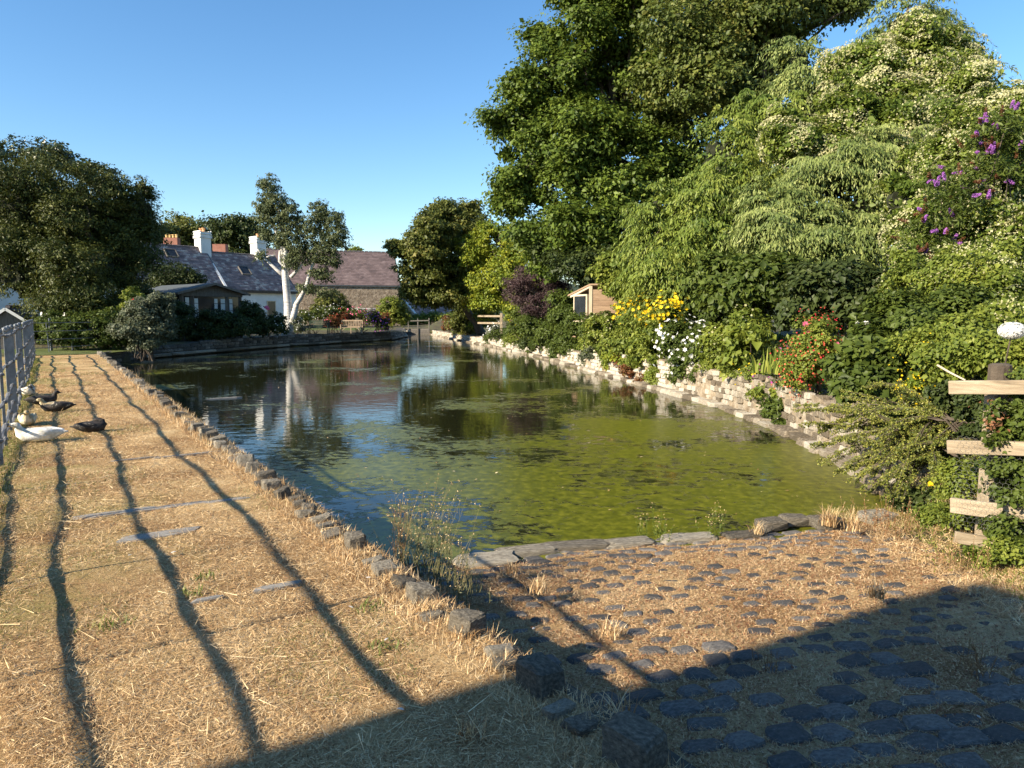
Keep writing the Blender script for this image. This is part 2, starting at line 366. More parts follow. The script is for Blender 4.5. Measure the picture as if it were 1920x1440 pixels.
# path: strip with slight undulation
ns, npp = 160, 14
sv = np.linspace(-5, PATH_END, ns); pv = np.linspace(-1.6, EDGE_P - .02, npp)
SS, PP = np.meshgrid(sv, pv, indexing='ij')
Z = .012 * np.sin(SS * 1.7) * np.cos(PP * 2.3) + rng.normal(0, .004, SS.shape)
Vx = SS * U.x + PP * N.x; Vy = SS * U.y + PP * N.y
i = (np.arange(ns - 1)[:, None] * npp + np.arange(npp - 1)[None]).ravel()
path = link('path', npmesh('path', np.stack([Vx.ravel(), Vy.ravel(), Z.ravel()], 1), np.stack([i, i + 1, i + npp + 1, i + npp], 1), smooth=True), M['path'])
tag(path, kind='structure')

# slipway sheet (under the cobbles)
def slip_h(X, Y):
    b = np.clip((X - 3.3) / 1.6, 0, 1)
    return slipz(X, Y) + b * np.where(Y > 5.5, 0, .12) + .01 * np.sin(X * 7) * np.cos(Y * 6)
xs2 = np.linspace(-3.5, 5.6, 120); ys2 = np.linspace(-3, 8, 140)
X, Y = np.meshgrid(xs2, ys2); Zs = slip_h(X, Y); nx = len(xs2)
i = (np.arange(len(ys2) - 1)[:, None] * nx + np.arange(nx - 1)[None]).ravel()
quads = np.stack([i, i + 1, i + nx + 1, i + nx], 1)
cx = X.ravel()[i] + .04; cy = Y.ravel()[i] + .04; keep = (cx * N.x + cy * N.y) > EDGE_P - .06
slip = link('slipway', npmesh('slipway', np.stack([X.ravel(), Y.ravel(), Zs.ravel()], 1), quads[keep], smooth=True), M['path'])
tag(slip, kind='structure')

# lawn on the far bank, behind the back wall
bm = bmesh.new()
f = [(x + .1, y + .35) for x, y in BW[:7]]; bk = [(-12.5, 66), (-17, 62), (-22, 56), (-26, 50), (-25, 44), (-22, 38), (-19, 33)]
for (a, b2) in zip(f, bk[::-1]): pass
pts = f + bk
bm.faces.new([bm.verts.new((x, y, gz(f[i][0], f[i][1]) + .05 if i < len(f) else .42)) for i, (x, y) in enumerate(pts)])
bmesh.ops.triangulate(bm, faces=bm.faces[:])
o = bmobj('lawn', bm, M['lawn']); tag(o, kind='structure')

# ------------------------------------------------------------------ stones
def stone_meshes(k, m, seed, sharp=.16, taper=0.0, rough=0):
    rr = random.Random(seed); out = []
    for q in range(k):
        bm = bmesh.new()
        for sx in (-1, 1):
            for sy in (-1, 1):
                for sz in (-1, 1):
                    c = Vector((sx, sy, sz)) * .5 + Vector((rr.uniform(-.09, .09), rr.uniform(-.09, .09), rr.uniform(-.09, .09)))
                    if sz > 0: c.x *= 1 - taper; c.y *= 1 - taper
                    for ax in range(3):
                        v = c.copy(); 
                        for b2 in range(3):
                            if b2 != ax: v[b2] *= 1 - rr.uniform(.3, 1) * sharp * 1.6
                        bm.verts.new(v)
        bmesh.ops.convex_hull(bm, input=bm.verts[:]); loose = [v for v in bm.verts if not v.link_faces]
        bmesh.ops.delete(bm, geom=loose, context='VERTS')
        if rough:
            bmesh.ops.subdivide_edges(bm, edges=bm.edges[:], cuts=2, use_grid_fill=True); ph = [rr.uniform(0, 6) for _ in range(6)]
            for v in bm.verts:
                c = v.co; d = math.sin(c.x * 9 + ph[0]) * math.sin(c.y * 8 + ph[1]) + math.sin(c.z * 11 + ph[2]) * math.sin(c.x * 13 + ph[3]) * .6
                v.co = c * (1 + rough * (d * .5 + rr.uniform(-.35, .35)))
        me = bpy.data.meshes.new('stone'); bmesh.ops.recalc_face_normals(bm, faces=bm.faces[:]); bm.to_mesh(me); bm.free(); me.materials.append(m); out.append(me)
    return out
STONE = stone_meshes(10, M['stone'], 1); PSTONE = stone_meshes(10, M['palestone'], 2, .2); DSTONE = stone_meshes(10, M['darkstone'], 3); 
RSTONE = stone_meshes(12, M['stone'], 6, .2, .05, .075)
FLAG = stone_meshes(6, mat_solid('worn_grey_flag', [(.12, .115, .105), (.26, .245, .22), (.38, .36, .32)], scale=7, bump=.4), 9, .25)
COB = stone_meshes(10, M['cobble'], 4, .32, .12)
def put(name, me, parent, loc, rot, sc):
    o = bpy.data.objects.new(name, me); C.objects.link(o); o.parent = parent; o.location = loc; o.rotation_euler = rot; o.scale = sc; return o
def join_stones(name, items, parent, m):
    """items: (mesh, loc, rot, scale) baked into one mesh"""
    Vs, Fs, off = [], [], 0
    for me, loc, rot, sc in items:
        from mathutils import Euler
        Mx = Matrix.LocRotScale(Vector(loc), Euler(rot), Vector(sc))
        Vs += [tuple(Mx @ v.co) for v in me.vertices]; Fs += [tuple(off + q for q in p.vertices) for p in me.polygons]; off += len(me.vertices)
    me = bpy.data.meshes.new(name); me.from_pydata(Vs, [], Fs); me.materials.append(m)
    o = bpy.data.objects.new(name, me); C.objects.link(o); o.parent = parent; tag(o, kind='stuff'); return o
def poly_at(pl, t):
    for a, b2 in zip(pl[:-1], pl[1:]):
        a, b2 = Vector((a[0], a[1], 0)), Vector((b2[0], b2[1], 0)); l = (b2 - a).length
        if t <= l: return a + (b2 - a) * (t / l), (b2 - a).normalized()
        t -= l
    return b2, (b2 - a).normalized()
def poly_len(pl): return sum(math.hypot(b[0] - a[0], b[1] - a[1]) for a, b in zip(pl[:-1], pl[1:]))
def wall_core(name, pl, z0, ztop, d0, d1, m, parent, side=1, step=.5):
    """strip of wall along a polyline between offsets d0 (water side) and d1 (land side)"""
    Lh = poly_len(pl); n = int(Lh / step) + 1; bm = bmesh.new(); rings = []
    for k in range(n + 1):
        p, d = poly_at(pl, Lh * k / n - 1e-4); nn = Vector((d.y, -d.x, 0)) * side; zt = ztop(k / n * Lh)
        j = lambda: random.uniform(-.02, .02)
        rings.append([bm.verts.new(p + nn * (d0 + j()) + Vector((0, 0, z0))), bm.verts.new(p + nn * (d0 + .05 + j()) + Vector((0, 0, (z0 + zt) / 2 + j()))), bm.verts.new(p + nn * (d0 + .08 + j()) + Vector((0, 0, zt + j()))), bm.verts.new(p + nn * d1 + Vector((0, 0, zt + j()))), bm.verts.new(p + nn * d1 + Vector((0, 0, z0)))])
    for a, b2 in zip(rings[:-1], rings[1:]):
        for k in range(4): bm.faces.new((a[k], a[k + 1], b2[k + 1], b2[k]))
    bm.faces.new(rings[0]); bm.faces.new(rings[-1])
    return bmobj(name, bm, m, parent)

# --- path edge wall with upright coping stones (cock and hen)
pw = empty('pond_edge_wall', PS(0, EDGE_P), 0, 'low retaining wall with uneven upright coping stones between dry path and water', 'wall')
pw.location = (0, 0, 0)
wall_core('wall_core', [tuple(PS(-3, EDGE_P)[:2]), tuple(PS(PATH_END + .1, EDGE_P)[:2])], -1.2, lambda t: -.02, .0, -.3, M['darkmortar'], pw, 1)
near = [(1165, 1424, .26, .20, .17), (993, 1288, .22, .20, .16), (868, 1180, .20, .18, .15), (780, 1118, .18, .17, .12), (655, 1022, .19, .17, .14)]
used = []
for px, py, a, b2, h in near:
    g = G(px, py, .02); s = g.dot(U); used.append(s)
    q = PS(s, EDGE_P - .08, h * .26); put('coping_stone', random.choice(RSTONE), pw, q, (random.uniform(-.08, .08), random.uniform(-.08, .08), math.atan2(U.y, U.x) + random.uniform(-.2, .2)), (a * .88, b2 * .82, h * .8))
s = .6; k = 0
while s < PATH_END:
    l = random.uniform(.11, .23) if s < 14 else random.uniform(.16, .3)
    tall = k % 2 == 0 and random.random() < .75
    if s > 9.5: tall = random.random() < .6
    if s < 7 and min(abs(s + l / 2 - u) for u in used) < .2: s += .1; continue
    h = random.uniform(.08, .14) if (tall and s > 5.6) else random.uniform(.03, .06)
    q = PS(s + l / 2, EDGE_P - .11 + random.uniform(-.05, .05), h * .35)
    put('coping_stone', random.choice(RSTONE if s < 9 else STONE), pw, q, (random.uniform(-.2, .2), random.uniform(-.2, .2), math.atan2(U.y, U.x) + random.uniform(-.25, .25)), (l * (.6 if tall else .8), random.uniform(.10, .18), h * 1.15))
    s += l * random.uniform(.95, 1.25); k += 1
# stones of the face above the slipway
items = []
for k in range(90):
    s = random.uniform(-1.0, 7.5); z = random.uniform(-.42, -.1); items.append((random.choice(STONE), PS(s, EDGE_P + .02, z), (0, 0, math.atan2(U.y, U.x) + random.uniform(-.1, .1)), (random.uniform(.18, .35), .12, random.uniform(.08, .15))))
join_stones('face_stones', items, pw, M['stone'])

# --- right-hand garden wall
rw = empty('garden_retaining_wall', (0, 0, 0), 0, 'pale lime-mortared rubble wall holding up the flower garden on the right of the pond', 'wall')
def rtop(t):
    k = [(0, .08), (2.5, .16), (4, .28), (6.5, .38), (10, .36), (14, .3), (17, .22), (24, .10), (34, .0), (60, -.05)]
    return float(np.interp(t, [a for a, _ in k], [b for _, b in k])) + .04 * math.sin(t * 2.1) + .03 * math.sin(t * 5.3)
wall_core('wall_core', RW, -1.2, lambda t: rtop(t) - .02, .22, 1.1, M['mortar'], rw, 1, .3)
LR = poly_len(RW); cand = []
def wall_stones(pl, top, z0, d, sl, sh, out, meshes, tmax, prot, side=1, jit=.02, t0=0):
    z = z0; row = 0
    while z < .6:
        h = sh * random.uniform(.75, 1.3); t = t0 + random.random() * .2
        while t < tmax:
            l = sl * random.uniform(.55, 1.5) * (1 + t * .012)
            p, dd = poly_at(pl, t + l / 2); nn = Vector((dd.y, -dd.x, 0)) * side
            if z + h * .5 < top(t):
                fz = (z + 1.2) / (top(t) + 1.2)
                out.append((t, random.choice(meshes), p + nn * (d + .03 + random.uniform(-jit, jit) + (fz - .4) * .06) + Vector((0, 0, z + h / 2)), (random.uniform(-.06, .06), random.uniform(-.08, .08), math.atan2(dd.y, dd.x) + random.uniform(-.06, .06)), (l * .95, prot, h * .95)))
            t += l
        z += h; row += 1
wall_stones(RW, rtop, -.5, .255, .21, .105, cand, PSTONE, LR, .12, jit=.035)
# keep some mortar showing
cand = [c for c in cand if random.random() < .72]
cand.sort(key=lambda c: c[0])
for t, me, loc, rot, sc in cand[:250]: put('stone', me, rw, loc, rot, sc)
join_stones('far_stones', [c[1:] for c in cand[250:]], rw, M['palestone'])
led = []
t = 0
while t < LR:
    l = random.uniform(.2, .6) * (1 + t * .02); p, dd = poly_at(RW, t + l / 2); nn = Vector((dd.y, -dd.x, 0))
    led.append((random.choice(PSTONE), p + nn * .13 + Vector((0, 0, WL + .015 + random.uniform(0, .03))), (random.uniform(-.04, .04), random.uniform(-.04, .04), math.atan2(dd.y, dd.x) + random.uniform(-.05, .05)), (l * .97, random.uniform(.22, .36), random.uniform(.09, .17))))
    t += l
for me, loc, rot, sc in led: put('ledge_stone', me, rw, loc, rot, sc)

# --- back wall under the lawn
bw = empty('lawn_retaining_wall', (0, 0, 0), 0, 'dark mossy stone wall with pale ledge course below the lawn and birch at the far side of the pond', 'wall')
def btop(t): return float(np.interp(t, [0, 4, 12, 20, 28, 60], [.08, .16, .26, .3, .26, .2])) + .02 * math.sin(t * 3)
LB = poly_len(BW)
wall_core('wall_core', BW, -1.2, lambda t: btop(t) - .03, .1, .95, M['darkmortar'], bw, -1, .6)
cand = []
wall_stones(BW, btop, -.22, .12, .5, .16, cand, DSTONE, LB, .14, side=-1)
cand.sort(key=lambda c: c[0])
for t, me, loc, rot, sc in cand[:280]: put('stone', me, bw, loc, rot, sc)
if cand[280:]: join_stones('far_stones', [c[1:] for c in cand[280:]], bw, M['darkstone'])
t = 0; ii = 0
while t < LB:
    l = random.uniform(.8, 1.7); p, dd = poly_at(BW, t + l / 2); nn = Vector((-dd.y, dd.x, 0))
    put('ledge_stone', random.choice(STONE), bw, p + nn * .05 + Vector((0, 0, -.33 + random.uniform(-.01, .02))), (0, 0, math.atan2(dd.y, dd.x)), (l * .97, .3, .13))
    t += l
# short wall joining path end and back wall, with grass bank
jw = empty('corner_retaining_wall', (0, 0, 0), 0, 'short dark stone wall closing the pond corner beside the shrub at the end of the dry path', 'wall')
JP = [(PE.x, PE.y), BW[0]]
wall_core('wall_core', JP, -1.2, lambda t: .04, .05, .5, M['darkmortar'], jw, -1, .5)
t = 0
while t < poly_len(JP) - .2:
    l = random.uniform(.4, .8); p, dd = poly_at(JP, t + l / 2); nn = Vector((-dd.y, dd.x, 0))
    for z in (-.35, -.18, -.02): put('stone', random.choice(DSTONE), jw, p + nn * .08 + Vector((0, 0, z)), (0, 0, math.atan2(dd.y, dd.x)), (l * .96, .2, .15))
    t += l

# --- cobbles of the slipway
cob = []
row = 0; y = 1.7
while y < 6.6:
    stp = .165 if y < 4 else .15
    x = -1.2 + (row % 2) * .105
    while x < 4.6:
        cx_, cy_ = x + random.uniform(-.028, .028), y + .16 * (x - 1) + random.uniform(-.016, .016)
        pcx = cx_ * N.x + cy_ * N.y; zc = slipz(cx_, cy_)
        if pcx > EDGE_P + .12 and abs(cx_) < .74 * cy_ + .15 and cy_ > 1.8 and zc > -.47 and (cx_ < 3.4 or random.random() < .4):
            edge = zc < -.42
            if random.random() < (.86 if cy_ < 3.6 else .78) or edge: cob.append((cx_, cy_, zc, edge))
        x += .208
    y += stp; row += 1
cob.sort(key=lambda c: c[1]); rest = []
for k, (x, y, z, edge) in enumerate(cob):
    rot = (random.uniform(-.05, .05), random.uniform(-.05, .05) , .16 + random.uniform(-.25, .25)); big = 1.5 if edge else 1
    sc = (random.uniform(.125, .178) * big, random.uniform(.082, .118) * (1.1 if edge else 1), .05)
    if y < 3.9: kq = 1.14 + .12 * (y < 3.3) + .1 * (x > 1.2); sc = (sc[0] * kq, sc[1] * kq, sc[2] * 1.1)
    else: sc = (sc[0] * .92, sc[1] * .9, sc[2])
    a = (random.choice(COB), (x, y, z + (.006 if y < 3.9 else 0) - .014 + random.uniform(-.006, .005)), rot, sc)
    if k < 290: put('cobble', a[0], slip, *a[1:])
    else: rest.append(a)
if rest: join_stones('far_cobbles', rest, slip, M['cobble'])
# flat kerb stones along the waterline
sm = M['stone']
for (px, py, a, b2) in [(905, 1050, .5, .25), (985, 1030, .55, .2), (1080, 1020, .6, .2), (1180, 1015, .5, .2), (1290, 1008, .5, .18), (1395, 1002, .4, .18), (1445, 988, .3, .2), (1490, 980, .28, .18), (1545, 985, .3, .2), (1640, 975, .34, .2)]:
    q = G(px, py, -.42); put('kerb_stone', random.choice(RSTONE), slip, (q.x, q.y, slipz(q.x, q.y) + (.02 if px < 1420 else .07)), (.03, 0, .25 + random.uniform(-.1, .1)), (a, b2, .055 if px < 1420 else .09))
# flagstones crossing the path
for (px, py, a, b2, rz) in [(225, 962, .62, .1, 0), (345, 948, .42, .08, 0), (425, 940, .34, .08, 0), (300, 1003, .5, .16, 0), (390, 1126, .17, .05, 0), (520, 1101, .26, .07, 0), (250, 862, .5, .05, 0), (330, 856, .5, .05, 0), (385, 850, .35, .05, 0), (420, 747, .6, .05, 0)]:
    q = G(px, py, 0); put('flagstone', random.choice(FLAG), path, (q.x, q.y, -.008), (0, 0, math.atan2(N.y, N.x) + random.uniform(-.06, .06)), (a, b2, .05))

# ------------------------------------------------------------------ foliage generator
def norm(a): return a / (np.linalg.norm(a, axis=-1, keepdims=True) + 1e-9)
def leaves_mesh(name, pos, nrm, dr, Ln, Wd, rnd, fold=.25):
    side = norm(np.cross(dr, nrm)); n2 = np.cross(side, dr)
    tip = pos + dr * Ln[:, None]; mid = pos + dr * (Ln * .42)[:, None]
    l = mid + side * (Wd * .5)[:, None] + n2 * (Wd * fold)[:, None]; r = mid - side * (Wd * .5)[:, None] + n2 * (Wd * fold)[:, None]
    V = np.stack([pos, l, tip, r], 1).reshape(-1, 3); b = np.arange(len(pos)) * 4
    Fc = np.stack([np.stack([b, b + 2, b + 1], 1), np.stack([b, b + 3, b + 2], 1)], 1).reshape(-1, 3)
    return npmesh(name, V, Fc, np.repeat(rnd, 4))
def clumps(blobs, cr, r, back=.5, shell=(.72, 1.05), low=.8, gap=0.0):
    cs, outs = [], []
    for c, rad in blobs:
        c = np.array(c); rad = np.array(rad); A = 4 * math.pi * (np.prod(rad) ** (2 / 3)); n = max(4, int(A / (cr * cr) * .85))
        d = norm(r.normal(size=(n, 3)))
        tocam = norm(np.array(CAM) - c); keep = (d @ tocam > -.15) | (r.random(n) < back); keep &= (d[:, 2] > -low)
        d = d[keep]; q = r.uniform(shell[0], shell[1], len(d))[:, None]
        cs.append(c + d * rad * q); outs.append(norm(d / rad))
    cs, outs = np.concatenate(cs), np.concatenate(outs)
    if gap:   # natural openings where boughs part
        q = cs / (cr * 2.1); v = np.sin(q[:, 0] * 1.3 + 2 * np.sin(q[:, 2] * .7)) + np.sin(q[:, 1] * 1.1 + q[:, 2] * .6 + 1) + np.sin(q[:, 2] * 1.9 + 1.5 * np.sin(q[:, 0] * .8))
        k = v > np.quantile(v, gap); cs, outs = cs[k], outs[k]
    return cs, outs
def crown(name, blobs, n, size, m, parent, seed=0, cr=.6, aspect=.7, flat=.6, up=.5, rand=.8, droop=.3, back=.5, shell=(.72, 1.05), inner=.12, low=.8, hole=None, flowers=None, gap=0.0):
    r = np.random.default_rng(seed + 11)
    cs, co = clumps(blobs, cr, r, back, shell, low, gap)
    if hole is not None:
        k = np.ones(len(cs), bool)
        for hc, hr in hole: k &= np.linalg.norm(cs - np.array(hc), axis=1) > hr
        cs, co = cs[k], co[k]
    idx = r.integers(0, len(cs), n); crnd = r.random(len(cs)); csz = r.uniform(.5, 1.35, len(cs))
    off = norm(r.normal(size=(n, 3))) * (r.random(n) ** .45)[:, None] * cr * csz[idx][:, None] * np.array([1, 1, flat])
    pos = cs[idx] + off
    nr = norm(co[idx] * .55 + np.array([0, 0, up]) + norm(off) * .35 + r.normal(size=(n, 3)) * rand * .55)
    dr = r.normal(size=(n, 3)) + co[idx] * .5; dr[:, 2] -= droop * 1.6
    dr = norm(dr - nr * np.sum(dr * nr, 1, keepdims=True)); s = size * np.clip(r.lognormal(-.08, .35, n), .4, 2.1)
    rnd = .45 * crnd[idx] + .55 * r.random(n)
    # inner, larger and sparser leaves that close the crown, darker tones painting inner shade
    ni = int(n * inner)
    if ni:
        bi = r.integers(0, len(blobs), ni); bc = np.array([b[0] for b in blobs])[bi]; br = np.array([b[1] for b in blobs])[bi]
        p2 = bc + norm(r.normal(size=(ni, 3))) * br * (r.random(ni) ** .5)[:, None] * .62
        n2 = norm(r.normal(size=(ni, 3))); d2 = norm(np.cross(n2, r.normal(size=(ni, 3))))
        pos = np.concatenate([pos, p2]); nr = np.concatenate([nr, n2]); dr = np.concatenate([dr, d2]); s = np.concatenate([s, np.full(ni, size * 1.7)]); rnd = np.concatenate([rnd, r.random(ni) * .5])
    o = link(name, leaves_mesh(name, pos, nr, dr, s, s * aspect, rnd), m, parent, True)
    return o, cs, co
def sprays(name, org, out, m, parent, seed=0, length=.9, droop=.7, nl=40, L=.2, W=.05, spread=.35, hang=1.0, fan=.35, jitter=.35, rise=0.0, lv=1.0):
    """arching sprays: each origin throws a drooping branchlet lined with slender leaflets"""
    r = np.random.default_rng(seed + 5); n = len(org)
    o2 = norm(out + r.normal(size=(n, 3)) * jitter); ln = length * r.uniform(.6, 1.25, n)
    i = np.repeat(np.arange(n), nl); t = r.random(len(i)) ** .8
    side = norm(np.cross(o2, np.array([0, 0, 1.0])))
    lat = r.uniform(-1, 1, len(i)) * fan
    p = org[i] + o2[i] * (ln[i] * t)[:, None] + side[i] * (ln[i] * lat * t)[:, None]
    p[:, 2] += ln[i] * (rise * t - droop * t ** 2) - np.abs(lat) * ln[i] * .35 * t
    dd = o2[i] * .45 + side[i] * lat[:, None] + r.normal(size=(len(i), 3)) * spread; dd[:, 2] -= hang
    dd = norm(dd); nr = norm(o2[i] + r.normal(size=(len(i), 3)) * .5 + np.array([0, 0, .3])); nr = norm(nr - dd * np.sum(nr * dd, 1, keepdims=True))
    s = r.uniform(.6, 1.3, len(i)); crnd = r.random(n)
    rnd = np.clip(.5 * crnd[i] + .25 * r.random(len(i)) + .25 * t, 0, 1)
    return link(name, leaves_mesh(name, p, nr, dd, L * s, W * s, rnd, .1), m, parent, True)
def flower_mesh(name, pos, nr, size, m, parent, seed=0, petals=6):
    r = np.random.default_rng(seed); n = len(pos); i = np.repeat(np.arange(n), petals); a = np.tile(np.arange(petals) * 2 * math.pi / petals, n) + np.repeat(r.random(n) * 6, petals)
    u = norm(np.cross(nr, r.normal(size=(n, 3)))); v = np.cross(nr, u)
    d = norm(u[i] * np.cos(a)[:, None] + v[i] * np.sin(a)[:, None] + nr[i] * .25)
    s = np.repeat(size * r.uniform(.7, 1.25, n), petals)
    o = link(name, leaves_mesh(name, pos[i], nr[i], d, s * .5, s * .34, np.repeat(r.random(n), petals), .05), m, parent, True)
    tag(o, kind='stuff'); return o
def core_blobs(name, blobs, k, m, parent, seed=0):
    """rough near-black mass well inside the crown, painting its inner shade"""
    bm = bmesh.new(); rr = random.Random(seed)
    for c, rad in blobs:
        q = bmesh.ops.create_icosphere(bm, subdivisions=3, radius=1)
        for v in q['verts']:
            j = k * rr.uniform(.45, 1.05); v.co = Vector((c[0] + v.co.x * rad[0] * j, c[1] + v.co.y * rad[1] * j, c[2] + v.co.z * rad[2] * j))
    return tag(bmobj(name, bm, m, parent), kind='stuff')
def lobes(bl, seed=0, k=6, s=(.32, .55), keep=.84):
    r = np.random.default_rng(seed + 77); out = []
    for c, rad in bl:
        c = np.array(c); rad = np.array(rad); out.append((tuple(c), tuple(rad * keep)))
        for q in range(k):
            d = norm(r.normal(size=3)); d[1] -= .35; d = norm(d); f = r.uniform(*s); out.append((tuple(c + d * rad * r.uniform(.72, .98)), tuple(rad * f * np.array([1.1, 1, .85]))))
    return out
def B(px, py, rx, ry, Y, dz=None):
    """crown lobe seen at a picture position, standing Y metres away"""
    if 850 < px < 1560 and py > 440 and Y < 75: Y = max(Y, float(np.interp(px, [850, 880, 920, 1000, 1085, 1160, 1250, 1350, 1450, 1560], [58, 55, 48, 36.5, 28.3, 23.6, 19.3, 16.3, 13.6, 10.3])) + (.6 if py < 600 else 0))
    c = at(px, py, Y); k = Y / F; return (tuple(c), (rx * k, (dz if dz else (rx + ry) * .5 * k), ry * k))
def base_of(x, y): return Vector((x, y, gz(x, y)))

def tree(name, label, cat, blobs, n, size, m, trunk_r=.2, base=None, seed=0, cr=.6, group=None, bark='bark', limbs=14, corek=.5, trunkname='trunk', lob=6, **kw):
    cen = np.mean([b[0] for b in blobs], axis=0)
    bs = base_of(*(base if base is not None else (cen[0], cen[1])))
    e = empty(name, bs, 0, label, cat, group)
    if lob: blobs_l = lobes(blobs, seed, lob)
    else: blobs_l = blobs
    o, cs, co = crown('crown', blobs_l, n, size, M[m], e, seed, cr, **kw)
    rr = random.Random(seed); bm = bmesh.new()
    top = Vector(max((b[0] for b in blobs), key=lambda c: c[2])); mid = Vector(cen)
    fork = bs.lerp(Vector((mid.x, mid.y, mid.z)), .5); fork.z = bs.z + (mid.z - bs.z) * .45
    tube(bm, limb_pts(bs + Vector((0, 0, -.1)), fork, 5, .05, 0, rr), [trunk_r * (1.25 - .5 * i / 5) for i in range(6)], 9)
    tube(bm, limb_pts(fork, top, 7, .08, 0, rr), [trunk_r * .7 * (1 - .85 * i / 7) for i in range(8)], 7)
    for k in range(limbs):
        c = Vector(cs[rr.randrange(len(cs))]); a = fork.lerp(top, rr.uniform(0, .6)); 
        tube(bm, limb_pts(a, a.lerp(c, .92), 5, .1, .05, rr), [trunk_r * .38 * (1 - .85 * i / 5) for i in range(6)], 5)
    bmobj(trunkname, bm, M[bark], e, smooth=True)
    if corek: 
        c_ = core_blobs('shade_core', blobs, corek, M['core'], e, seed)
    return e, cs, co
def shrub(name, label, blobs, n, size, m, seed=0, cr=.25, group=None, cat='shrub', stems=7, corek=.45, **kw):
    cen = np.mean([b[0] for b in blobs], axis=0); bs = base_of(cen[0], cen[1]); 
    for _ in range(60):
        if gz(bs.x, bs.y) > -.3: break
        bs.x += .2 if cen[0] > -6 else -.15; bs.y += .12
    bs.z = gz(bs.x, bs.y)
    e = empty(name, bs, 0, label, cat, group)
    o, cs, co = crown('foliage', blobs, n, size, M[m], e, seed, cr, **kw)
    rr = random.Random(seed); bm = bmesh.new()
    for k in range(stems):
        c = Vector(cs[rr.randrange(len(cs))]); a = bs + Vector((rr.uniform(-.1, .1), rr.uniform(-.1, .1), 0))
        tube(bm, limb_pts(a, a.lerp(c, .9), 4, .08, 0, rr), [max(.004, .02 * (1 - .8 * i / 4)) for i in range(5)], 4)
    if stems: tag(bmobj('stems', bm, M['bark'], e), kind='stuff')
    if corek: core_blobs('shade_core', blobs, corek, M['core'], e, seed)
    return e, cs, co
def bloom(e, cs, co, n, size, m, seed=1, name='flowers', off=.12, sel=None, petals=6, spread=.12):
    r = np.random.default_rng(seed)
    k = co[:, 1] < .3
    if sel is not None: k &= sel(cs)
    c2, o2 = cs[k], co[k]
    if len(c2) == 0: return
    i = r.integers(0, len(c2), n); nr = norm(o2[i] + r.normal(size=(n, 3)) * .4 + np.array([0, -.4, .4]))
    flower_mesh(name, c2[i] + o2[i] * off + r.normal(size=(n, 3)) * spread, nr, size, M[m], e, seed, petals)

# ------------------------------------------------------------------ buildings
def slate_sheet(name, ridge_a, D, n, length, w, rz, ez, su, sv, m, parent, seed=0, lap=.012):
    """courses of slates as real stepped quads on one roof slope"""
    r = np.random.default_rng(seed); slope = Vector((n.x * w, n.y * w, ez - rz)); sl_ = slope.length; sd = slope.normalized(); up = D.cross(sd); up = up if up.z > 0 else -up
    nv = int(sl_ / sv); V, Fc, rn = [], [], []; k = 0
    for j in range(nv):
        off = (j % 2) * su * .5; u = -off
        while u < length:
            a, b2 = max(u, 0), min(u + su * .97, length)
            if b2 > a + .02:
                t0 = j * sv; t1 = min((j + 1) * sv + .0, sl_); ra = r.uniform(.6, 1.5) * lap * 2; g = r.uniform(-.01, .01)
                p = [ridge_a + D * a + sd * t0 + up * .012, ridge_a + D * b2 + sd * t0 + up * .012, ridge_a + D * b2 + sd * (t1 + g) + up * (.014 + ra), ridge_a + D * a + sd * (t1 + g) + up * (.014 + ra)]
                q = [ridge_a + D * a + sd * (t1 + g) + up * .0, ridge_a + D * b2 + sd * (t1 + g) + up * .0]
                V += [tuple(x) for x in p + q]; Fc += [(k, k + 1, k + 2, k + 3), (k + 3, k + 2, k + 5, k + 4)]; rn += [r.random()] * 6; k += 6
            u += su
    o = link(name, npmesh(name, np.array(V), np.array(Fc), rn), m, parent, True); tag(o, kind='stuff'); return o
def gable_house(e, ra, D, length, w, rz, ez, gz_, wallm, slatem, su=.34, sv=.24, seed=0, verge=None, over=.25):
    n = Vector((D.y, -D.x, 0)); ra = Vector((ra.x, ra.y, rz)); rb = ra + D * length
    bm = bmesh.new(); wi = w - over
    P = []
    for q in (ra, rb):
        z_r = rz - .1; z_e = ez + (rz - ez) * over / w - .1
        P.append([bm.verts.new(Vector((q.x, q.y, 0)) + n * s * wi + Vector((0, 0, z))) for s, z in ((1, gz_), (1, z_e), (0, z_r), (-1, z_e), (-1, gz_))])
    for a in (P[0], P[1]): bm.faces.new(a)
    for k in (0, 3): bm.faces.new((P[0][k], P[0][k + 1], P[1][k + 1], P[1][k]))
    bmobj('wall', bm, M[wallm], e)
    bm = bmesh.new()
    for s in (1, -1):
        a, b2 = ra - D * .12, rb + D * .12; ea = a + n * s * w; eb = b2 + n * s * w; ea.z = eb.z = ez
        up = Vector((0, 0, -.11)); f = [a, b2, eb, ea]; t = [bm.verts.new(x) for x in f]; b3 = [bm.verts.new(x + up) for x in f]
        bm.faces.new(t); bm.faces.new(b3)
        for k in range(4): bm.faces.new((t[k], t[(k + 1) % 4], b3[(k + 1) % 4], b3[k]))
    rf = bmobj('roof', bm, M['roofdark'], e)
    slate_sheet('slates', ra, D, n, length, w, rz, ez, su, sv, M[slatem], rf, seed)
    # ridge tiles
    k = 0
    while k < length - .2:
        bm = bmesh.new(); a = ra + D * (k + .02) + Vector((0, 0, .035)); tube(bm, [a, a + D * .44], .10, 8); bmobj('ridge_tile', bm, M['ridge'], rf); k += .5
    return n, ra, rb, rf
def roof_pt(ra, D, n, w, rz, ez, s, f, lift=0):
    sl_ = Vector((n.x * w, n.y * w, ez - rz)); up = D.cross(sl_.normalized()); up = up if up.z > 0 else -up
    return ra + D * s + sl_ * f + up * lift, sl_.normalized(), up
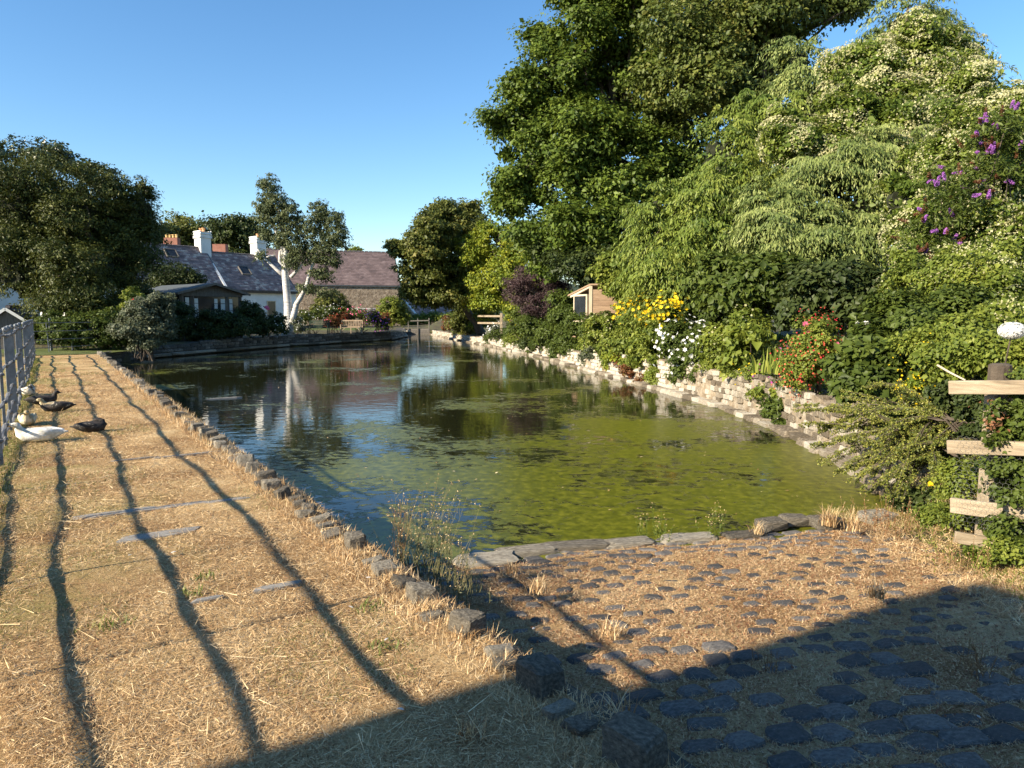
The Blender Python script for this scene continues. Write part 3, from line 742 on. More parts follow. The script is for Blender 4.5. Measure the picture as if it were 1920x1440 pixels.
def skylight(rf, ra, D, n, w, rz, ez, s, f, a, b2):
    p, sd, up = roof_pt(ra, D, n, w, rz, ez, s, f, .07); Mx = Matrix((D, sd, up)).transposed()
    bm = bmesh.new()
    for q in (-1, 1):
        box(bm, p + D * q * (a / 2), (.09, b2, .14), Mx); box(bm, p + sd * q * (b2 / 2), (a - .09, .09, .14), Mx)
    e = bmobj('skylight', bm, M['oldwood'], rf); bm = bmesh.new(); box(bm, p + up * .02, (a - .1, b2 - .1, .03), Mx); bmobj('pane', bm, M['viewwhite'] if False else M['glass'], rf)
def chimney(rf, p, wx, wy, z0, z1, D, m='white', pots=2, potm='pot', cap=True, potspan=.5):
    n = Vector((D.y, -D.x, 0)); Mx = Matrix((D, n, Vector((0, 0, 1)))).transposed(); bm = bmesh.new()
    p = Vector((p.x, p.y, 0)); box(bm, p + Vector((0, 0, (z0 + z1) / 2)), (wx, wy, z1 - z0), Mx, .03)
    if cap:
        box(bm, p + Vector((0, 0, z1 - .3)), (wx + .16, wy + .16, .12), Mx, .04); box(bm, p + Vector((0, 0, z1 + .08)), (wx + .02, wy + .02, .22), Mx, .1)
    c = bmobj('chimney', bm, M[m], rf)
    for k in range(pots):
        q = p + n * ((k - (pots - 1) / 2) * potspan) + Vector((0, 0, z1 + (.15 if cap else -.02))); bm = bmesh.new()
        tube(bm, [q, q + Vector((0, 0, .3)), q + Vector((0, 0, .32)), q + Vector((0, 0, .42))], [.15, .12, .17, .17], 10); bmobj('chimney_pot', bm, M[potm], c if False else rf)
def window(e, p, n, w_, h_, bars=1, frame='palewood', deep=.12, cross=1):
    t = Vector((-n.y, n.x, 0)); Mx = Matrix((t, n, Vector((0, 0, 1)))).transposed(); bm = bmesh.new()
    for q in (-1, 1):
        box(bm, p + t * q * w_ / 2, (.07, deep, h_ + .07), Mx); box(bm, p + Vector((0, 0, q * h_ / 2)), (w_ - .07, deep - .004, .07), Mx)
    for k in range(bars): box(bm, p + t * (w_ * ((k + 1) / (bars + 1) - .5)), (.04, deep * .6, h_ - .07), Mx)
    for k in range(cross): box(bm, p + Vector((0, 0, h_ * ((k + 1) / (cross + 1) - .5))), (w_ - .08, deep * .5, .04), Mx)
    f = bmobj('window', bm, M[frame], e); bm = bmesh.new(); box(bm, p + n * .03, (w_ - .06, .02, h_ - .06), Mx); bmobj('pane', bm, M['glass'], f)
    bm = bmesh.new(); box(bm, p + Vector((0, 0, -h_ / 2 - .08)) + n * .05, (w_ + .2, .18, .07), Mx); bmobj('sill', bm, M[frame], f)

D1 = Vector((.64, .768, 0)).normalized(); n1 = Vector((D1.y, -D1.x, 0))
ra = Vector((-29.1, 68, 0))
# right-hand cottage
e = empty('cottage', (-26, 70, .4), 0, 'white walled cottage with purple slate roof and small window, behind the birch tree', 'cottage')
n_, a_, b_, rf = gable_house(e, ra, D1, 7.4, 3.9, 7.5, 3.85, .2, 'white', 'slate', seed=1)
skylight(rf, a_, D1, n1, 3.9, 7.5, 3.85, 3.0, .47, .95, 1.15)
chimney(rf, a_ + D1 * 5.6, 1.0, 1.2, 6.9, 9.1, D1, pots=1)
bm = bmesh.new()
p0, _, up = roof_pt(a_, D1, n1, 3.9, 7.5, 3.85, -.04, 0, .12); p1, _, _ = roof_pt(a_, D1, n1, 3.9, 7.5, 3.85, -.04, 1.0, .12)
beam(bm, p0, p1, .24, .16, up=up); bmobj('verge', bm, M['white'], rf)
window(e, a_ + D1 * 4.6 + n1 * 3.67 + Vector((0, 0, 2.15 - 7.5)), n1, .85, 1.5, 1, 'palewood')
bm = bmesh.new(); p0 = a_ + n1 * 3.93; p0.z = 3.76; beam(bm, p0, p0 + D1 * 7.5, .12, .22); bmobj('gutter', bm, M['bark'], e)
# left-hand cottage
e = empty('cottage', (-34, 62, .4), 0, 'slate roofed cottage with white chimney and skylight, rising behind the summerhouse roof', 'cottage')
n_, a2, b2_, rf = gable_house(e, ra - D1 * 13, D1, 12.95, 3.9, 7.85, 4.0, .2, 'white', 'slate', seed=2)
skylight(rf, a2, D1, n1, 3.9, 7.85, 4.0, 13 - 3.5, .2, 1.0, 1.0)
chimney(rf, a2 + D1 * 12.9 - n1 * .05, 1.0, 1.15, 7.0, 9.15, D1, pots=2, potspan=.5)
# brick chimneys on the houses behind
for (px, py0, py1, Y, wd, pots, lab) in [(322, 446, 462, 86, 1.7, 4, 'slate roofed house hidden behind the ridge with brick chimney and four yellow pots'), (413, 458, 474, 82, 1.5, 0, 'slate roofed house hidden behind the ridge with plain red brick chimney and no pots')]:
    c = at(px, py0, Y); e = empty('house', (c.x, c.y, .4), 0, lab, 'house')
    n_, a3, b3, rf = gable_house(e, Vector((c.x - 4, c.y + 1.2, 0)), Vector((.97, -.24, 0)).normalized(), 8, 4, c.z - 1.3, 4.2, .3, 'rubble', 'slate', .6, .4, seed=5)
    pts_ = Vector((c.x, c.y, 0)); chimney(rf, pts_, .8, wd, c.z - 2, c.z, Vector((.24, .97, 0)).normalized() if False else Vector((0, 1, 0)), 'brick', pots, 'yellowpot', False, .4)

# barn
D2 = Vector((.95, .31, 0)).normalized(); n2 = Vector((D2.y, -D2.x, 0))
rb = at(738, 474, 88); e = empty('stone_barn', (-20, 84, .4), 0, 'long rubble stone barn with plain purple slate roof, right of the birch tree', 'barn')
gable_house(e, Vector((rb.x, rb.y, 0)) - D2 * 15, D2, 15, 4.3, rb.z, 4.95, .0, 'rubble', 'barnslate', .32, .26, seed=3, over=.15)
# white gabled building
D3 = Vector((.8, .6, 0)); ga = at(752, 556, 92)
e = empty('white_gabled_house', (ga.x, ga.y, .4), 0, 'white gabled house with slate roof and skylight beyond the end of the channel', 'house')
n_, a4, b4, rf = gable_house(e, Vector((ga.x, ga.y, 0)), D3, 9, 3.9, ga.z, 1.5, -.2, 'white', 'slate', .4, .3, seed=4)
skylight(rf, a4, D3, n_, 3.9, ga.z, 1.5, 2.0, .45, 1.1, 1.2)
bm = bmesh.new(); p0, _, up = roof_pt(a4, D3, n_, 3.9, ga.z, 1.5, -.15, 0, .1); p1, _, _ = roof_pt(a4, D3, n_, 3.9, ga.z, 1.5, -.15, 1.02, .1); beam(bm, p0, p1, .3, .35, up=up); bmobj('verge', bm, M['white'], rf)
# far left: white house and shed
e = empty('white_house', (-33, 44, 0), 0, 'white rendered house wall showing at the left edge behind the big dark tree', 'house')
c = at(-20, 550, 46); gable_house(e, Vector((c.x - 6, c.y, 0)), Vector((1, .05, 0)).normalized(), 6.7, 4, 4.9, 2.9, -.2, 'white', 'slate', seed=6)
c = at(14, 577, 33); e = empty('garden_shed', (c.x, c.y, -.15), 0, 'small dark roofed shed with white bargeboards beyond the left fence', 'shed')
n_, a5, b5, rf = gable_house(e, Vector((c.x, c.y, 0)), Vector((-.35, .94, 0)).normalized(), 3, 1.15, c.z, c.z - .85, -.2, 'oldwood', 'slate', .4, .3, seed=7, over=.12)
bm = bmesh.new(); 
for s_ in (1, -1): beam(bm, a5 + Vector((0, -.16, -.05)), a5 + n_ * s_ * 1.2 + Vector((0, -.16, -.93)), .04, .13)
bmobj('bargeboard', bm, M['white'], e)
# the house behind the camera whose gable shades the near corner (out of frame, where the light comes from)
Lh = Vector((-SD.x, -SD.y, 0)).normalized(); tn = math.tan(SUN_EL)
pk = G(1815, 1112, -.36); T = 12.5; B0 = Vector((pk.x, pk.y, 0)) - Lh * T; Hh = pk.z + T * tn
Dm = Vector((.46, -.888, 0)).normalized()
e = empty('mill_house', (B0.x, B0.y, -.2), 0, 'tall gabled stone mill house behind the photographer that shades the near corner', 'house')
gable_house(e, B0, Dm, 14, 3.25, Hh, Hh - 3.05, -.4, 'rubble', 'slate', .5, .35, seed=8, over=.1)

# summerhouse
e = empty('summerhouse', (-17.4, 41.5, .3), 0, 'dark weathered wooden summerhouse with shallow felt roof, in tree shade by the pond', 'summerhouse')
A0 = Vector((-18.5, 40, 0)); fd = Vector((.6, .8, 0)); bd = Vector((-.8, .6, 0)); W_, LN = 3.6, 5.3; fn = -bd
def sp(a, b2, z): v = A0 + fd * a + bd * b2; v.z = z; return v
zb, z0_, zt, zp = .15, .95, 2.88, 3.42
def frm(name, a, b2, wd_, ht, m='oldwood', par=e): bm = bmesh.new(); beam(bm, a, b2, wd_, ht); return bmobj(name, bm, M[m], par)
for a in (0, .62, 2.75, W_): frm('post', sp(a, 0, zb), sp(a, 0, zt), .16, .16)
for b2 in (1.7, 3.5, LN): frm('post', sp(0, b2, zb), sp(0, b2, zt), .14, .14)
for b2 in (1.7, 3.5, LN): frm('post', sp(W_, b2, zb), sp(W_, b2, zt), .14, .14)
frm('beam', sp(-.1, -.03, zt - .12), sp(W_ + .1, -.03, zt - .12), .2, .24); frm('beam', sp(0, 0, zt - .08), sp(0, LN, zt - .08), .16, .16)
for k in range(5): frm('board', sp(.08, -.02, z0_ - .72 + k * .17), sp(W_ - .08, -.02, z0_ - .72 + k * .17), .03, .155)
for k in range(5): frm('board', sp(-.02, .1, z0_ - .72 + k * .17), sp(-.02, LN, z0_ - .72 + k * .17), .03, .155)
frm('sill', sp(-.1, -.06, z0_ + .05), sp(W_ + .1, -.06, z0_ + .05), .2, .07)
for a, b3 in ((.08, .54), (.70, 2.67), (2.83, W_ - .08)):
    bm = bmesh.new(); mid = (a + b3) / 2; box(bm, sp(mid, .02, (z0_ + zt) / 2), (b3 - a, .015, zt - z0_ - .3), Matrix((fd, bd, Vector((0, 0, 1)))).transposed()); bmobj('pane', bm, M['glass'], e)
for a, b3 in ((.2, .42), (.72, .95), (1.95, 2.15), (2.35, 2.62), (2.9, 3.1)):
    bm = bmesh.new(); box(bm, sp((a + b3) / 2, -.005, 1.85 if a > .5 else 1.9), (b3 - a, .012, 1.35), Matrix((fd, bd, Vector((0, 0, 1)))).transposed()); bl = bmobj('view_panel', bm, M['viewwhite'], e)  # added white panels stand in for the pale wall seen through
    for k in range(3): frm('glazing_bar', sp(a, -.02, 1.45 + k * .4), sp(b3, -.02, 1.45 + k * .4), .02, .03)
for k in range(3):
    bm = bmesh.new(); box(bm, sp(0, .9 + k * 1.75, (z0_ + zt) / 2), (.015, 1.5, zt - z0_ - .3), Matrix((fd, bd, Vector((0, 0, 1)))).transposed()); bmobj('pane', bm, M['glass'], e)
    frm('glazing_bar', sp(-.02, .9 + k * 1.75, z0_), sp(-.02, .9 + k * 1.75, zt - .1), .04, .04)
bm = bmesh.new()  # gable triangle
t = [bm.verts.new(sp(-.1, -.01, zt)), bm.verts.new(sp(W_ + .1, -.01, zt)), bm.verts.new(sp(W_ / 2, -.01, zp - .08))]; t2 = [bm.verts.new(v.co + bd * .05) for v in t]
bm.faces.new(t); bm.faces.new(t2)
for k in range(3): bm.faces.new((t[k], t[(k + 1) % 3], t2[(k + 1) % 3], t2[k]))
bmobj('gable', bm, M['oldwood'], e)
for s_ in (0, 1):
    bm = bmesh.new(); ev = -.45 if s_ == 0 else W_ + .45; ze = zt - .06
    f = [sp(W_ / 2, -.4, zp), sp(W_ / 2, LN + .3, zp), sp(ev, LN + .3, ze), sp(ev, -.4, ze)]; tt = [bm.verts.new(v) for v in f]; bb = [bm.verts.new(v - Vector((0, 0, .06))) for v in f]
    bm.faces.new(tt); bm.faces.new(bb)
    for k in range(4): bm.faces.new((tt[k], tt[(k + 1) % 4], bb[(k + 1) % 4], bb[k]))
    rr_ = bmobj('roof', bm, M['roofdark'], e); frm('bargeboard', sp(W_ / 2, -.43, zp - .05), sp(ev, -.43, ze - .05), .04, .13, par=rr_)
bm = bmesh.new(); box(bm, sp(W_ / 2, LN - .1, 1.6), (W_ - .2, .08, 2.5), Matrix((fd, bd, Vector((0, 0, 1)))).transposed()); bmobj('back_wall', bm, M['oldwood'], e)
bm = bmesh.new(); box(bm, sp(W_ / 2, LN / 2, .3), (W_ - .2, LN - .2, .1), Matrix((fd, bd, Vector((0, 0, 1)))).transposed()); bmobj('deck', bm, M['oldwood'], e)

# weatherboarded shed on the right bank
K = at(1108, 537, 27.5); zt_ = K.z; zb_ = .7
e = empty('weatherboard_shed', (K.x, K.y, zb_), 0, 'small brown weatherboard shed with pale corner trim and side window, among shrubs', 'shed')
sr = Vector((.93, -.37, 0)).normalized(); sf = Vector((-.40, .917, 0)).normalized(); K0 = Vector((K.x, K.y, 0))
nb = 9; hb = (zt_ - .12 - zb_) / nb
for k in range(nb):
    bm = bmesh.new(); z = zb_ + hb * (k + .5); beam(bm, K0 + sr * .03 + Vector((0, 0, z)), K0 + sr * 2.4 + Vector((0, 0, z)), .03 + .012, hb * .97); o = bmobj('board', bm, M['shedwood'], e)
    o.data.transform(Matrix.Translation(Vector((0, 0, 0))))
for k in range(nb - 5):
    bm = bmesh.new(); z = zb_ + hb * (k + .5); beam(bm, K0 + sf * .03 + Vector((0, 0, z)), K0 + sf * 1.45 + Vector((0, 0, z)), .04, hb * .97); bmobj('board', bm, M['shedwood'], e)
bm = bmesh.new(); beam(bm, K0 + Vector((-.01, -.02, zb_)), K0 + Vector((-.01, -.02, zt_ + .03)), .11, .11); bmobj('corner_trim', bm, M['palewood'], e)
bm = bmesh.new(); beam(bm, K0 + Vector((0, -.03, zt_ + .02)), K0 + sf * 1.6 + Vector((0, -.03, zt_ - .34)), .08, .12); bmobj('roof_trim', bm, M['palewood'], e)
bm = bmesh.new(); a = K0 - sf * .15 - sr * .12; rvs = [a + Vector((0, 0, zt_ + .1)), a + sr * 2.7 + Vector((0, 0, zt_ + .1)), a + sr * 2.7 + sf * 1.8 + Vector((0, 0, zt_ - .28)), a + sf * 1.8 + Vector((0, 0, zt_ - .28))]
t = [bm.verts.new(v) for v in rvs]; b2 = [bm.verts.new(v - Vector((0, 0, .06))) for v in rvs]; bm.faces.new(t); bm.faces.new(b2)
for k in range(4): bm.faces.new((t[k], t[(k + 1) % 4], b2[(k + 1) % 4], b2[k]))
bmobj('roof', bm, M['shedwood'], e)
fnm = Vector((-sf.y, sf.x, 0)) 
fnm = -fnm if fnm.y > 0 else fnm
window(e, K0 + sf * .72 + Vector((0, 0, zt_ - .8)) - Vector((.03, 0, 0)), Vector((-.917, -.40, 0)), 1.0, .95, 2, 'palewood', .08, 0)
bm = bmesh.new(); box(bm, K0 + sr * 1.2 + sf * .75 + Vector((0, 0, (zb_ + zt_) / 2 - .3)), (2.2, 1.25, zt_ - zb_ - .65), Matrix((sr, sf, Vector((0, 0, 1)))).transposed()); bmobj('wall', bm, M['shedwood'], e)

# ------------------------------------------------------------------ fences
FP = -.53
fe = empty('iron_fence', PS(10, FP), 0, 'grey flat bar iron fence running along the left side of the dry path', 'fence')
rails = [.09, .275, .545, .885, 1.31]
s = -3.1; k = 0; wob = [random.uniform(0, 6) for _ in rails]
def raily(s, j): return FP + .012 * math.sin(s * .9 + wob[j]) + .006 * math.sin(s * 2.3 + wob[j] * 2)
def railz(s, j): return rails[j] + .016 * math.sin(s * 1.1 + wob[j]) + .008 * math.sin(s * 3.3 + wob[j])
while s < 33:
    bm = bmesh.new(); tl = random.uniform(-.015, .02); big = k % 3 == 0
    a = PS(s, FP, -.1); b2 = PS(s + tl, FP + tl, 1.38); Mx = Matrix((N, U, Vector((0, 0, 1)))).transposed()
    box(bm, (a + b2) / 2, (.095 if big else .034, .018, 1.48), Mx, .004)
    po = bmobj('post', bm, M['iron'], fe)
    bm = bmesh.new(); q = bmesh.ops.create_icosphere(bm, subdivisions=1, radius=.042)
    for v in q['verts']: v.co += b2 + Vector((0, 0, .02))
    bmobj('finial', bm, M['iron'], po)
    s += 1.36; k += 1
for j in range(5):
    bm = bmesh.new(); ss = np.arange(-3.4, 33, .17)
    tube(bm, [PS(x, raily(x, j), railz(x, j)) for x in ss], [((.012 + .004 * math.sin(x * 9 + j)), (.024 + .006 * math.sin(x * 7.3 + j * 2))) for x in ss], 6)
    bmobj('rail', bm, M['rail'], fe)
    bm = bmesh.new(); s = -3.1                      # knuckles where the rails pass the posts
    while s < 33:
        q = bmesh.ops.create_icosphere(bm, subdivisions=1, radius=.03)
        for v in q['verts']: v.co = v.co * random.uniform(.9, 1.2) + PS(s, raily(s, j) + .02, railz(s, j))
        s += 1.36
    tag(bmobj('rail_collars', bm, M['rail'], fe), kind='stuff')
# cross fence at the end of the path
ce = at(97, 640, 28.5); fe2 = empty('iron_fence', (ce.x, ce.y, 0), 0, 'short grey iron fence crossing the far end of the dry path below the dark tree', 'fence')
c0 = G(97, 661, 0); dirx = Vector((.995, .1, 0)); s0 = PS(33, FP)
for k, off in enumerate((-.85, 0, .85)):
    bm = bmesh.new(); p = Vector((c0.x, c0.y, 0)) + dirx * off; beam(bm, p + Vector((0, 0, -.1)), p + Vector((0, 0, 1.35 if k != 1 else 1.45)), .03, .1 if k != 1 else .14); bmobj('post', bm, M['iron'], fe2)
bm = bmesh.new(); p = Vector((c0.x, c0.y, 0)); beam(bm, p + Vector((-.1, -.1, 1.3)), p + Vector((.25, -.55, 0)), .03, .05); bmobj('brace', bm, M['iron'], fe2)
for z in (.3, .62, .95, 1.28):
    bm = bmesh.new(); tube(bm, limb_pts(Vector((s0.x - .1, s0.y, z)), Vector((c0.x, c0.y, 0)) + dirx * 1.7 + Vector((0, 0, z)), 8, .01), .016, 6); bmobj('rail', bm, M['rail'], fe2)
# small timber rails on the right bank
c = at(940, 612, 45.9); fe3 = empty('post_and_rail_fence', (c.x, c.y, gz(c.x, c.y)), 0, 'short pale post and two rail fence among bushes on the far right bank', 'fence')
bm = bmesh.new(); beam(bm, (c.x, c.y, 0), (c.x, c.y, at(940, 587, 45.9).z), .17, .17, .01); bmobj('post', bm, M['wood'], fe3)
for py in (593, 606):
    bm = bmesh.new(); a = at(942, py, 45.7); b2 = at(896, py - .5, 51); beam(bm, a, b2, .05, .11, .006); bmobj('rail', bm, M['wood'], fe3)
# near timber fence
fp = at(1862, 1000, 5.5); FB = Vector((fp.x, fp.y, 0)); fe4 = empty('timber_fence', (FB.x, FB.y, -.3), 0, 'pale sawn timber post and rail fence overgrown with ivy at the right edge', 'fence')
bm = bmesh.new(); beam(bm, FB + Vector((0, .06, -.35)), FB + Vector((.01, .06, 1.06)), .135, .15, .012); bmobj('post', bm, M['wood'], fe4)
bm = bmesh.new(); q = FB + Vector((.01, .06, 1.205)); tube(bm, [q - Vector((0, 0, .16)), q, q + Vector((0, 0, .015))], [.084, .082, .055], 12); bmobj('post_top', bm, M['bark'], fe4, smooth=False)
for i_, (x0, yl, yr, h, dl, dr_) in enumerate([(1771, 725, 722, .105, 5.62, 5.0), (1768, 835, 839, .105, 5.62, 5.0), (1774, 943, 966, .12, 5.62, 5.0), (1781, 1002, 1012, .09, 5.56, 5.45)]):
    a = at(x0, yl, dl); b2 = at(2010 if i_ < 3 else 1872, yr + (2 if i_ < 2 else 8 if i_ == 2 else 6), dr_); bm = bmesh.new(); beam(bm, a - Vector((0, .06, 0)), b2 - Vector((0, .06, 0)), .04, h, .004); bmobj('rail', bm, M['wood'], fe4)
# chicken wire on the rails
bm = bmesh.new(); a = at(1790, 800, 5.44); cl = .05
wd_ = Vector((.78, -.62, 0)).normalized()
W0_ = at(1785, 1000, 5.45); W0_.z = -.05
cr_ = .022
def hexpt(i, j, k):
    ang = math.pi / 3 * k + math.pi / 6; x = (i + .5 * (j % 2)) * cr_ * 1.732 + cr_ * math.cos(ang); z = j * cr_ * 1.5 + cr_ * math.sin(ang); return x, z
V_, F_ = [], []
for j in range(22):
    for i_ in range(26):
        for k in range(3):
            (x0, z0), (x1, z1) = hexpt(i_, j, k), hexpt(i_, j, k + 1)
            bulge = lambda x, z: .012 * math.sin(x * 9) + .01 * math.sin(z * 11)
            p0 = W0_ + wd_ * x0 + Vector((0, 0, z0)); p1 = W0_ + wd_ * x1 + Vector((0, 0, z1)); off = Vector((-.62, -.78, 0))
            p0 += off * bulge(x0, z0) ; p1 += off * bulge(x1, z1); d = (p1 - p0).normalized(); s_ = d.cross(off).normalized() * .0007; o2 = off.normalized() * .0007; b0 = len(V_)
            V_ += [p0 + s_, p0 - s_, p0 + o2, p1 + s_, p1 - s_, p1 + o2]; F_ += [(b0, b0 + 1, b0 + 4, b0 + 3), (b0 + 1, b0 + 2, b0 + 5, b0 + 4), (b0 + 2, b0, b0 + 3, b0 + 5)]
me = bpy.data.meshes.new('wire_netting'); me.from_pydata([tuple(v) for v in V_], [], F_); tag(link('wire_netting', me, M['rail'], fe4, True), kind='stuff')
# bare cane resting on the top rail
bm = bmesh.new(); tube(bm, [at(1758, 685, 5.9), at(1782, 699, 5.7), at(1810, 713, 5.55)], [.009, .008, .006], 6); o = bmobj('broken_cane', bm, M['palewood']); tag(o, 'thin pale broken cane leaning against the top timber rail', 'cane')

# sluice at the end of the channel
a, b2 = Vector((CH_END[0] - 2.5, CH_END[1] + .2, 0)), Vector((CH_END[0], CH_END[1] + .1, 0))
e = empty('sluice_gate', ((a.x + b2.x) / 2, a.y, WL), 0, 'low dark timber sluice gate with uprights across the end of the channel', 'sluice')
dd = (b2 - a).normalized(); ln = (b2 - a).length
for k in range(3):
    bm = bmesh.new(); beam(bm, a + Vector((0, 0, -.4 + k * .22)), b2 + Vector((0, 0, -.4 + k * .22)), .08, .2); bmobj('board', bm, M['oldwood'], e)
for f_, h in ((.1, 1.0), (.5, 1.1), (.97, 1.25)):
    p = a.lerp(b2, f_) - Vector((0, .12, 0)); bm = bmesh.new(); beam(bm, p + Vector((0, 0, -.8)), p + Vector((0, 0, h)), .11, .11); bmobj('upright', bm, M['oldwood'], e)
bm = bmesh.new(); beam(bm, a.lerp(b2, .1) + Vector((0, -.2, .95)), a.lerp(b2, .97) + Vector((0, -.2, 1.0)), .08, .1); bmobj('top_bar', bm, M['oldwood'], e)
bm = bmesh.new(); tube(bm, [a.lerp(b2, .5) + Vector((0, -.12, .6)), a.lerp(b2, .5) + Vector((0, -.12, 1.25))], .03, 6); bmobj('winding_rod', bm, M['rail'], e)

# benches
def bench(px, py, Y, wpx, m, label, back_h, slats):
    c = at(px, py, Y); W2 = wpx * Y / F / 2; z = gz(c.x, c.y); z = max(z, .26); e = empty('garden_bench', (c.x, c.y, z), .0, label, 'bench')
    ax = Vector((1, .05, 0)).normalized(); bk = Vector((-.05, 1, 0)).normalized()
    def P(a, b2, h): v = Vector((c.x, c.y, z)) + ax * a + bk * b2; v.z = z + h; return v
    for sx in (-1, 1):
        bm = bmesh.new(); beam(bm, P(sx * W2, 0, 0), P(sx * W2, 0, .6), .06, .06); bmobj('leg', bm, M[m], e)
        bm = bmesh.new(); beam(bm, P(sx * W2, .5, 0), P(sx * W2, .56, back_h), .06, .06); bmobj('leg', bm, M[m], e)
        bm = bmesh.new(); beam(bm, P(sx * W2, -.04, .62), P(sx * W2, .52, .62), .07, .035); bmobj('armrest', bm, M[m], e)
    for k in range(4):
        bm = bmesh.new(); beam(bm, P(-W2 - .03, .04 + k * .13, .42), P(W2 + .03, .04 + k * .13, .42), .1, .03); bmobj('seat_slat', bm, M[m], e)
    bm = bmesh.new(); beam(bm, P(-W2, .55, back_h - .03), P(W2, .55, back_h - .03), .04, .09); bmobj('back_rail', bm, M[m], e)
    bm = bmesh.new(); beam(bm, P(-W2, .53, .48), P(W2, .53, .48), .04, .06); bmobj('back_rail', bm, M[m], e)
    if slats == 'v':
        k = int(W2 * 2 / .12)
        for q in range(1, k): bm = bmesh.new(); beam(bm, P(-W2 + q * .12, .54, .51), P(-W2 + q * .12, .55, back_h - .07), .03, .085); bmobj('back_slat', bm, M[m], e)
        for sx in (-1, 1):
            for t_ in (0, 1):
                bm = bmesh.new(); beam(bm, P(sx * W2, 0, .12), P(sx * (W2 - .3), 0, .4), .04, .04); bmobj('brace', bm, M[m], e)
                break
        bm = bmesh.new(); beam(bm, P(0, 0, 0), P(0, 0, .4), .05, .05); bmobj('leg', bm, M[m], e)
    else:
        for h in (.62, .76): bm = bmesh.new(); beam(bm, P(-W2, .54, h), P(W2, .54, h), .03, .09); bmobj('back_slat', bm, M[m], e)
bench(596, 620, 49, 36, 'benchgreen', 'dark green slatted garden bench on the lawn beside the birch trunk', .92, 'h')
bench(658, 620, 51, 38, 'benchwood', 'silvery wooden garden bench in front of the pink flowers', .95, 'v')
# rotary clothes line
c = at(672, 600, 62); e = empty('rotary_clothes_line', (c.x, c.y, .4), 0, 'white rotary clothes dryer spread out in front of the stone barn', 'clothes dryer')
bm = bmesh.new(); tube(bm, [(c.x, c.y, .3), (c.x, c.y, 2.25)], .03, 6); bmobj('pole', bm, M['rail'], e)
hub = Vector((c.x, c.y, 1.8)); tips = []
for k in range(4):
    d = Vector((math.cos(k * math.pi / 2 + .3), math.sin(k * math.pi / 2 + .3), 0)); t = hub + d * 2.6 + Vector((0, 0, .35)); tips.append(t); bm = bmesh.new(); tube(bm, [hub, t], .03, 5); bmobj('arm', bm, M['white'], e)
for q in (.5, .75, 1.0):
    bm = bmesh.new()
    for k in range(4): tube(bm, [hub.lerp(tips[k], q), hub.lerp(tips[(k + 1) % 4], q)], .012, 4)
    bmobj('line', bm, M['white'], e)
# stone slab on the corner of the lawn
bm = bmesh.new(); c = at(748, 617, 56); box(bm, (c.x, c.y, .33), (1.6, 1.4, .12), None, .02); o = bmobj('paving_slab', bm, M['palestone']); tag(o, 'pale flat stone slab on the lawn corner beside the channel mouth', 'slab')

# ------------------------------------------------------------------ ducks
def mat_duck(name, a, b2, c, sc=6, thr=(.42, .5, .6)):
    m, n, out = newmat(name); nz = noise(n, sc, 5, .6, coord='Object', dist=.6)
    rp = ramp(n, nz.outputs[0], [(thr[0], a), (thr[1], b2), (thr[2], c)]); p = nd(n, 'ShaderNodeBsdfPrincipled'); p.inputs['Roughness'].default_value = .75
    n.links.new(rp.outputs[0], p.inputs['Base Color']); f = noise(n, 45, 4, .7, coord='Object'); bp = nd(n, 'ShaderNodeBump'); bp.inputs['Strength'].default_value = .8; bp.inputs['Distance'].default_value = .012
    n.links.new(f.outputs[0], bp.inputs['Height']); n.links.new(bp.outputs[0], p.inputs['Normal']); n.links.new(p.outputs[0], out.inputs[0]); return m
DM = {'white': mat_duck('white_feathers', (.62, .58, .48), (.80, .78, .72), (.85, .84, .80)), 'buff': mat_duck('buff_feathers', (.34, .26, .14), (.60, .50, .32), (.72, .64, .48)),
      'black': mat_duck('black_feathers', (.012, .010, .010), (.022, .018, .016), (.05, .035, .025)), 'blackwhite': mat_duck('black_feathers_flecked_white', (.015, .013, .012), (.035, .028, .022), (.45, .42, .36), 9, (.45, .58, .68)),
      'speck': mat_duck('pied_feathers', (.05, .045, .04), (.45, .40, .32), (.70, .66, .58), 7, (.38, .46, .56)), 'bill': mat_solid('duck_bill', [(.35, .20, .05), (.50, .32, .10)], bump=0, rough=.5), 'darkbill': mat_solid('dark_duck_bill', [(.04, .04, .035), (.09, .08, .06)], bump=0, rough=.5),
      'eye': mat_solid('duck_eye', [(.01, .01, .01), (.01, .01, .01)], bump=0, rough=.1)}
